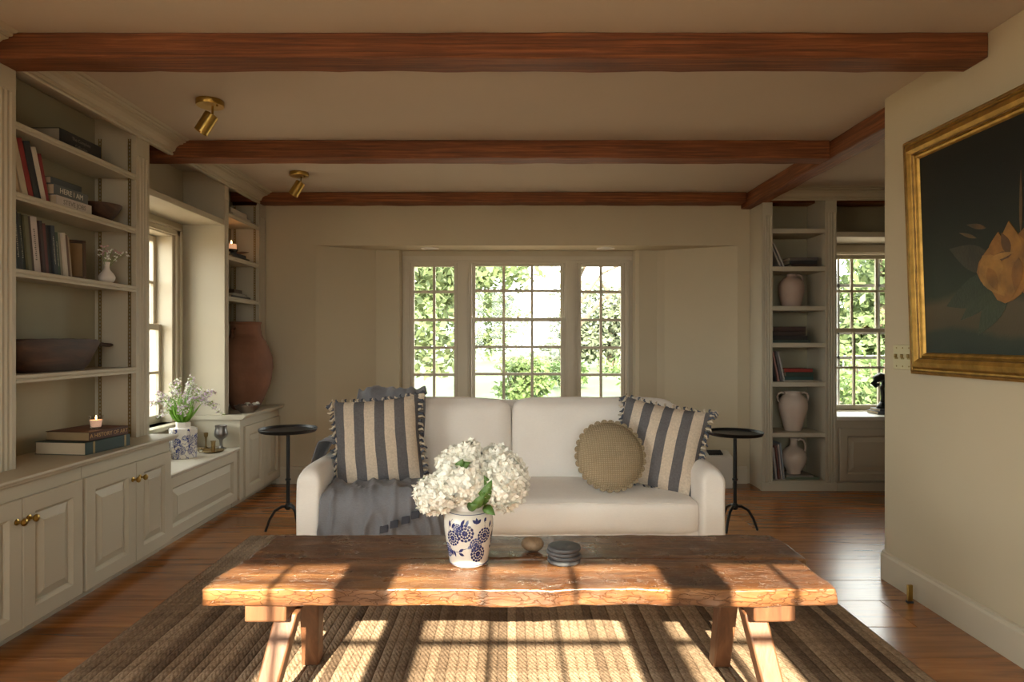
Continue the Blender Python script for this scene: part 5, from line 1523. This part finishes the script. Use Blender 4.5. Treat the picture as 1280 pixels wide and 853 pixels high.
# dish of shells
sd = thing('silver_dish', 'tarnished silver dish by the foot of the terracotta jar', 'dish', (-1.858, 4.545, .6355))
part('bowl', MB().lathe([(0, 0), (.045, 0), (.05, .006), (.078, .028), (.092, .05), (.089, .052), (.072, .032), (.04, .012), (0, .01)], (0, 0, 0), 32, False, 1.0, .75), SILVERB, sd, local=True, smooth=True)
rnd = random.Random(5)
for i, (x, y, z_, s_) in enumerate(((-.04, -.01, .046, .034), (0, .012, .052, .036), (.032, -.012, .050, .03), (.052, .012, .058, .024), (.075, .0, .064, .02), (-.01, -.03, .05, .026))):
    mb = MB().lathe([(math.sin(PI * j / 8) * (1 if j > 3 else .8), -math.cos(PI * j / 8)) for j in range(9)], (0, 0, 0), 12, False)
    mb.v = [(p[0] * s_, p[1] * s_ * .7, p[2] * s_ * .5) for p in mb.v]; noisy(mb, .005, 60, i)
    mb.xf(Matrix.Translation((-1.858 + x, 4.545 + y, .6355 + z_)) @ Matrix.Rotation(rnd.uniform(0, 3), 4, 'Z') @ Matrix.Rotation(rnd.uniform(-.5, .5), 4, 'X'))
    solo('oyster_shell', mb, SHELLM if i in (1, 3, 4) else SILVERB, 'pale weathered oyster shell in the silver dish' if i in (1, 3, 4) else 'dark tarnished oyster shell in the silver dish', 'shell', 'shells in the silver dish', smooth='full')

# ------------------------------------------------------------------ on the window seat
SZ = .4155
hv = thing('hexagonal_vase', 'hexagonal blue and white vase of lilac and white wildflowers on the window seat', 'vase', (-2.03, 3.99, SZ), (0, 0, math.radians(12)))
def hexpr(r0, r1, z0, z1, mb):
    k = len(mb.v)
    for r, z_ in ((r0, z0), (r1, z1)): mb.v += [(r * math.cos(PI / 3 * i), r * math.sin(PI / 3 * i), z_) for i in range(6)]
    mb.f += [(k + i, k + (i + 1) % 6, k + 6 + (i + 1) % 6, k + 6 + i) for i in range(6)] + [tuple(k + i for i in range(6))[::-1], tuple(k + 6 + i for i in range(6))]
    return mb
part('body', hexpr(.080, .084, 0, .185, MB()), BW2, hv, local=True, bev=.004)
mb = hexpr(.084, .046, .185, .190, MB()); hexpr(.043, .045, .188, .222, mb)
part('neck', mb, WHITEC, hv, local=True, bev=.002)
rnd = random.Random(11)
stm = MB(); lv = MB(); b1_ = MB(); b2_ = MB(); gb_ = MB()
for i in range(62):
    a = rnd.uniform(0, 2 * PI); sp_ = rnd.uniform(.05, .25) if i % 5 else rnd.uniform(.2, .29)
    e = Vector((math.cos(a) * sp_ * .85, math.sin(a) * sp_ * .95, .50 - sp_ * .55 + rnd.uniform(-.10, .05)))
    if e.x < -.17: e.x = -.17
    mid = Vector((e.x * .35, e.y * .35, .36))
    stm.tube([(e.x * .06, e.y * .06, .215), tuple(mid), tuple(e)], .0011, 4)
    for k in range(14):
        t = rnd.uniform(.0, .5); p = e.lerp(mid, t) + Vector((rnd.uniform(-.014, .014), rnd.uniform(-.014, .014), rnd.uniform(-.012, .016)))
        tgt = (b1_, b1_, b2_, gb_)[rnd.randrange(4)] if i % 7 else b2_
        for q in range(4):
            d = Vector((rnd.uniform(-1, 1), rnd.uniform(-1, 1), rnd.uniform(-.6, 1))).normalized() * rnd.uniform(.008, .0125)
            tgt.blade(p, p + d, .009, .1, None, 2)
for i in range(46):
    a = rnd.uniform(0, 2 * PI); sp_ = rnd.uniform(.03, .14)
    p1 = Vector((math.cos(a) * sp_, math.sin(a) * sp_, rnd.uniform(.30, .40)))
    lv.blade((math.cos(a) * .02, math.sin(a) * .02, .215), tuple(p1), rnd.uniform(.008, .014), -.12, None, 4)
o = part('stems', stm, STEM, hv, local=True); o['kind'] = 'stuff'
o = part('leaves', lv, plain('bright_blade_green', (.16, .36, .03), .5, .3, 20), hv, local=True); o['kind'] = 'stuff'
o = part('white_blossom', b1_, PETALW, hv, local=True); o['kind'] = 'stuff'
o = part('lilac_blossom', b2_, PETALP, hv, local=True); o['kind'] = 'stuff'
o = part('buds', gb_, plain('bud_green', (.34, .42, .16), .6), hv, local=True); o['kind'] = 'stuff'
solo('candlestick', MB().lathe([(0, 0), (.031, 0), (.031, .004), (.012, .010), (.006, .02), (.0045, .05), (.006, .078), (.0125, .088), (.0135, .110), (.010, .110), (.009, .09), (0, .09)], (-2.035, 4.30, SZ), 24, False), BRASSDK, 'slim brass candlestick standing behind the chamberstick', 'candlestick', smooth=True)
ch = thing('chamberstick', 'low brass chamberstick with a saucer base on the window seat', 'candlestick', (-1.935, 4.19, SZ))
part('saucer', MB().lathe([(0, 0), (.05, 0), (.068, .010), (.066, .012), (.048, .004), (0, .004)], (0, 0, 0), 32, False), BRASSDK, ch, local=True, smooth=True)
part('socket', MB().lathe([(.013, .004), (.0135, .066), (.018, .070), (.018, .073), (.011, .073), (.011, .02)], (0, 0, 0), 24, False), BRASSDK, ch, local=True, smooth=True)
part('handle', MB().tube([(-.062 + .018 * math.cos(a * PI / 8) - .012, -.012, .014 + .014 * math.sin(a * PI / 8)) for a in range(16)], .003, 6, True), BRASSDK, ch, local=True, smooth=True)
gp = [(0, 0), (.034, 0), (.034, .004), (.014, .010), (.0085, .022), (.010, .045), (.013, .062), (.030, .072), (.041, .088), (.043, .104), (.039, .125), (.036, .142), (.040, .157), (.0375, .157), (.034, .14), (.037, .115), (.036, .095), (0, .08)]
solo('goblet', noisy(MB().lathe(gp, (-1.945, 4.325, SZ), 30, False), .0012, 50, 2), PEWTER, 'hammered pewter goblet on the window seat beside the brass candlesticks', 'goblet', smooth=True, angle=60)

# ------------------------------------------------------------------ things on the far right bookcase
RF = Matrix(((0, 0, 1), (0, -1, 0), (1, 0, 0)))
def layf(x, y, z, t, d, h_, col, label, group, **kw): return book((x, y, z), RF.to_euler(), t, d, h_, col, label, group, flat=True, **kw)
def standf(x, y, z, t, d, h_, col, lean, label, group, **kw):
    """upright, spine to -y; x is the far-right bottom edge; leans towards -x by lean"""
    return book((x, y, z + t * math.sin(lean) + .0006), (Matrix.Rotation(-lean, 3, 'Y') @ Matrix.Rotation(PI, 3, 'Z')).to_euler(), t, d, h_, col, label, group, **kw)
YS = 4.935
G5 = 'books on the far right bookcase'
z = SH3[1] + .0005
standf(2.128, YS, z, .012, .18, .20, (.42, .38, .33), .42, 'thin pale leaning book on the highest stocked shelf, nearer the stack', G5)
standf(2.103, YS, z, .014, .18, .19, (.30, .27, .24), .42, 'thin grey leaning book on the highest stocked shelf, nearer the side panel', G5)
layf(2.18, YS, z, .024, .18, .20, (.045, .025, .018), 'brown book at the bottom of the stack above the pink jug', G5)
layf(2.165, YS, z + .0245, .026, .18, .215, (.015, .016, .018), 'black book in the middle of the stack above the pink jug', G5)
layf(2.17, YS, z + .051, .024, .18, .22, (.12, .105, .10), 'grey book on top of the stack above the pink jug', G5)
z = SH3[3] + .0005
layf(2.035, YS, z, .020, .19, .29, (.055, .07, .055), 'dark green book at the bottom of the stack below the pink jug', G5)
layf(2.03, YS, z + .0205, .034, .19, .275, (.018, .016, .016), 'black book second from the bottom of the stack below the pink jug', G5)
layf(2.035, YS, z + .055, .034, .18, .255, (.035, .022, .018), 'brown-black book third in the stack below the pink jug', G5)
layf(2.04, YS, z + .0895, .034, .18, .25, (.05, .026, .02), 'dark red-brown book on top of the stack below the pink jug', G5)
z = SH3[4] + .0005
for i, (x, t, col, lb) in enumerate(((2.118, .012, (.38, .35, .32), 'pale leaning magazine touching the red and green stack'), (2.098, .012, (.12, .10, .10), 'brown leaning magazine on the shelf of the red book'), (2.078, .014, (.30, .16, .13), 'reddish leaning magazine on the shelf of the red book'), (2.055, .014, (.03, .03, .032), 'black leaning magazine on the shelf of the red book'))):
    standf(x + .012, YS, z, t, .2, .235, col, .20, lb, G5)
layf(2.125, YS - .005, z, .012, .19, .285, (.36, .32, .25), 'cream flat booklet at the bottom of the red and green stack', G5)
layf(2.13, YS, z + .0125, .026, .19, .22, (.035, .075, .07), 'teal book in the red and green stack', G5)
layf(2.135, YS, z + .039, .034, .18, .215, (.03, .05, .038), 'dark green book under the red one', G5)
layf(2.125, YS, z + .0735, .026, .18, .22, (.26, .03, .02), 'red book on top of the green ones', G5)
z = SH3[6] + .0005
for i, (x, t, col, lb) in enumerate(((2.118, .010, (.30, .33, .36), 'blue-grey leaning magazine on the bottom shelf beside the jug'), (2.102, .012, (.40, .37, .36), 'white leaning magazine on the bottom shelf'), (2.083, .014, (.16, .07, .06), 'dark red leaning magazine on the bottom shelf'), (2.062, .016, (.35, .32, .30), 'pale leaning magazine on the bottom shelf next to the black one'), (2.040, .014, (.03, .03, .035), 'black leaning magazine on the bottom shelf'))):
    standf(x + .010, YS, z, t, .2, .28 - .012 * i, col, .10, lb, G5)
layf(2.135, YS - .005, z, .016, .2, .26, (.13, .16, .11), 'green flat book under the glazed jug, lower of two', G5)
layf(2.14, YS, z + .0165, .014, .19, .21, (.22, .20, .18), 'grey flat book directly under the glazed jug', G5)
def handle(pts, r, n=10): return MB().tube(pts, r, n)
def arc(c, rx, rz, a0, a1, n=14): return [(c[0] + rx * math.cos(math.radians(a0 + (a1 - a0) * i / n)), c[1], c[2] + rz * math.sin(math.radians(a0 + (a1 - a0) * i / n))) for i in range(n + 1)]
jg = thing('stoneware_jug', 'pinkish matte stoneware jug with one small handle on the bookcase', 'jug', (2.225, 5.04, SH3[2] + .0005))
part('body', MB().lathe([(0, 0), (.062, 0), (.070, .01), (.086, .07), (.096, .13), (.096, .165), (.084, .20), (.058, .226), (.036, .238), (.033, .25), (.038, .258), (.032, .258), (.028, .245)], (0, 0, 0), 36, False), plain('pink_stoneware', (.46, .34, .275), .7, .12, 7, 40, .2), jg, local=True, smooth=True, angle=60)
part('handle', handle([(.030, 0, .246), (.055, 0, .252), (.078, 0, .245), (.088, 0, .222), (.084, 0, .196)], .008), plain('pink_stoneware', (0, 0, 0)), jg, local=True, smooth='full')
am = thing('two_handled_urn', 'white two-handled ceramic urn on the bookcase', 'urn', (2.232, 5.03, SH3[5] + .0005))
part('body', MB().lathe([(0, 0), (.060, 0), (.064, .012), (.085, .09), (.106, .165), (.110, .205), (.100, .245), (.076, .272), (.063, .282), (.061, .292), (.066, .304), (.060, .304), (.054, .285)], (0, 0, 0), 40, False), CERAM, am, local=True, smooth=True, angle=60)
for s_ in (-1, 1):
    part('handle', handle([(s_ * .062, 0, .290), (s_ * .09, 0, .297), (s_ * .112, 0, .288), (s_ * .121, 0, .265), (s_ * .115, 0, .235), (s_ * .103, 0, .222)], .0085), CERAM, am, local=True, smooth='full')
gj = thing('glazed_jug', 'glossy white narrow-necked jug with a looped handle on the bottom shelf', 'jug', (2.235, 5.02, SH3[6] + .0315))
part('body', MB().lathe([(0, 0), (.050, 0), (.053, .008), (.050, .018), (.072, .05), (.090, .095), (.094, .13), (.086, .165), (.062, .195), (.034, .212), (.026, .228), (.025, .255), (.034, .276), (.030, .277), (.021, .25)], (0, 0, 0), 40, False), CERAMG, gj, local=True, smooth=True, angle=60)
part('handle', handle([(.027, 0, .256), (.05, 0, .268), (.075, 0, .258), (.089, 0, .232), (.092, 0, .20), (.086, 0, .172)], .0085), CERAMG, gj, local=True, smooth='full')
# sculpture on the side-room sill
lb_ = layf(2.885, 5.0, .5675, .024, .16, .24, (.10, .105, .13), 'grey book under the black sculpture on the side room sill', 'books on the side room sill')
layf(2.90, 5.0, .592, .018, .14, .2, (.07, .07, .085), 'dark grey book directly under the black sculpture', 'books on the side room sill')
sp = thing('sculpture', 'curled black bronze sculpture standing on grey books by the side window', 'sculpture', (2.96, 5.07, .6105))
part('base', MB().lathe([(0, 0), (.04, 0), (.045, .012), (.03, .03), (.018, .05)], (0, 0, 0), 20), BRONZE, sp, local=True, smooth='full')
part('stem', MB().tube([(0, 0, .045), (.012, 0, .10), (-.002, 0, .16), (.02, 0, .20)], [.018, .022, .016, .028], 10), BRONZE, sp, local=True, smooth='full')
part('scroll', MB().tube([(.06, 0, .19), (.03, 0, .235), (-.02, 0, .245), (-.055, 0, .23), (-.068, 0, .20), (-.05, 0, .178), (-.03, 0, .19)], [.03, .04, .038, .032, .026, .02, .012], 10), BRONZE, sp, local=True, smooth='full')

# ------------------------------------------------------------------ garden
GZ = -.35
lawn = solo('lawn', B(-45, 60, 11.51, 90, GZ - .1, GZ), LAWN, 'sunlit lawn outside the windows', 'lawn', kind='structure')
struct('ground', B(-45, 60, -50, 11.5, GZ - .1, GZ - .004), plain('warm_bounce_tan', (.30, .235, .17), .9, .15, 3, 40, .3), 'unseen tan ground round the house, coloured for warm bounce light')  # out of view; tan added to bounce warm light up to the ceiling
solo('gravel_path', B(-1.5, 12, 12.5, 15.2, GZ, GZ + .015), GRAVEL, 'pale gravel path across the lawn', 'path', kind='structure')
solo('mulch_bed', MB().prism([(6, 12), (14, 12), (15, 19), (8, 20)], GZ, GZ + .02), MULCH, 'brown bark bed under the side room window view', 'flower bed', kind='structure')
def crown(c, rx, ry, rz, n, size, seed, shell=.55):
    rnd = random.Random(seed); mb = MB()
    lumps = [(Vector((rnd.uniform(-.6, .6) * rx, rnd.uniform(-.6, .6) * ry, rnd.uniform(-.6, .6) * rz)), rnd.uniform(.35, .6)) for _ in range(9)]
    for i in range(n):
        l_, k = lumps[rnd.randrange(9)]
        d = Vector((rnd.gauss(0, 1), rnd.gauss(0, 1), rnd.gauss(0, 1))).normalized() * rnd.uniform(shell, 1.0)
        p = Vector(c) + l_ + Vector((d.x * rx * k, d.y * ry * k, d.z * rz * k))
        s = size * rnd.uniform(.7, 1.3)
        e = Vector((rnd.uniform(-1, 1), rnd.uniform(-1, 1), rnd.uniform(-1, .35))).normalized()
        f_ = e.cross(Vector((rnd.uniform(-1, 1), rnd.uniform(-1, 1), rnd.uniform(-1, 1)))).normalized()
        k_ = len(mb.v)
        mb.v += [tuple(p), tuple(p + e * s * .5 + f_ * s * .24), tuple(p + e * s), tuple(p + e * s * .5 - f_ * s * .24)]
        mb.f.append((k_, k_ + 1, k_ + 2, k_ + 3))
    return mb
def raw(name, mb, mat, root):
    me = bpy.data.meshes.new(name); me.from_pydata(mb.v, [], mb.f); me.materials.append(mat)
    o = bpy.data.objects.new(name, me); COL.objects.link(o); o.parent = root; o['kind'] = 'stuff'
    return o
def tree(x, y, h_, crowns, n, size, mat, label, seed, name='tree', tr=.12, group='garden trees'):
    o = thing(name, label, 'tree' if name == 'tree' else 'shrub', (x, y, GZ), (0, 0, 0), group)
    rnd = random.Random(seed)
    mb = MB()
    if tr:
        mb.tube([(0, 0, 0), (rnd.uniform(-.1, .1), 0, h_ * .35), (rnd.uniform(-.2, .2), 0, h_ * .8)], [tr * 1.2, tr, tr * .4], 8)
        for i in range(5):
            a = rnd.uniform(0, 6.3); mb.tube([(0, 0, h_ * (.3 + .08 * i)), (math.cos(a) * h_ * .15, math.sin(a) * h_ * .15, h_ * (.45 + .09 * i)), (math.cos(a) * h_ * .3, math.sin(a) * h_ * .3, h_ * (.5 + .1 * i))], [tr * .4, tr * .25, tr * .1], 5)
    else:
        for i in range(6):
            a = rnd.uniform(0, 6.3); mb.tube([(0, 0, 0), (math.cos(a) * h_ * .3, math.sin(a) * h_ * .3, h_ * .7)], .02, 5)
    part('trunk' if tr else 'stems', mb, BARK, o, local=True)
    fol = MB()
    for i, (cx_, cy_, cz_, rx, ry, rz) in enumerate(crowns):
        q = crown((cx_, cy_, cz_), rx, ry, rz, n, size, seed * 10 + i); fol.add(q.v, q.f)
    raw('foliage', fol, mat, o)
    return o
tree(-2.1, 9.6, 4.2, [(-.2, 0, 2.4, 1.6, 1.1, 1.5), (1.0, .2, 2.9, 1.3, 1.0, 1.0), (.3, -.2, 1.6, 1.3, .7, .7)], 1500, .19, TREEL, 'broad-leaved tree close outside the left casement of the bay window', 1, tr=.10)
tree(1.32, 13.5, 5.5, [(-.4, 0, 4.0, 2.2, 1.4, 1.3), (-2.2, 0, 3.6, 1.4, 1.2, 1.4), (1.5, .2, 4.4, 1.6, 1.3, 1.2)], 1500, .24, TREEL, 'light tree with high branches seen through the middle of the bay window', 2, tr=.12)
for i, (x, y, h_, r, lb) in enumerate(((-12, 34, 8, 3.4, 'far garden tree beyond the left casement of the bay'), (-3.6, 46, 8, 4.2, 'tall far garden tree beyond the middle bay sash'), (5.4, 34, 5.4, 3.0, 'soft grey-green far tree beyond the right bay casement'), (12, 48, 6, 3.2, 'far garden tree between the bay and the side window'),
                                         (14.5, 25, 6.5, 2.8, 'leafy tree beyond the side room window'), (24, 40, 9, 3.6, 'far tall tree beyond the side room window'), (-26, 34, 10, 4, 'far tree outside the window seat window'))):
    tree(x, y, h_, [(0, 0, h_ * .62, r, r * .8, h_ * .38), (r * .5, 0, h_ * .35, r * .7, r * .6, h_ * .3), (-r * .5, .3, h_ * .35, r * .7, r * .6, h_ * .3)], 1700, .42, TREEB if i in (2, 3) else TREEL, lb, 20 + i, tr=.22)
for i, (x, y, r, h_, lb) in enumerate(((.15, 15.8, 1.0, 1.25, 'rounded green shrub on the lawn seen through the middle of the bay'), (3.3, 16.5, 1.1, 1.2, 'bright green shrub seen through the right bay casement'), (1.75, 20.5, .8, .9, 'small green shrub between the two larger lawn shrubs'),
                                      (7.6, 13.2, 1.1, 1.5, 'yellow-green shrub in the bark bed outside the side room window'), (6.6, 11.8, .8, 1.0, 'low leafy shrub nearest the bay in the bark bed'), (9.6, 16.5, 1.0, 1.3, 'shrub at the back of the bark bed by the railing'))):
    tree(x, y, h_, [(0, 0, h_ * .5, r, r * .8, h_ * .5), (r * .4, 0, h_ * .4, r * .6, r * .6, h_ * .4)], 1100, .15, BUSHL, lb, 50 + i, 'shrub', 0, 'garden shrubs')
rl = thing('garden_railing', 'dark metal railing at the back of the bark bed', 'fence', (11.5, 19.5, GZ))
part('top_rail', B(-3.5, 3.5, -.03, .03, 1.02, 1.07), RAILM, rl, local=True)
part('bottom_rail', B(-3.5, 3.5, -.03, .03, .14, .18), RAILM, rl, local=True)
pk = mesh_of('picket', B(-.018, .018, -.018, .018, .14, 1.02)); pk.materials.append(RAILM)
for i in range(30): meshpart('picket', pk, rl, (-3.45 + i * .238, 0, 0))
for x in (-3.48, 0, 3.48): part('post', B(x - .04, x + .04, -.04, .04, 0, 1.12), RAILM, rl, local=True)
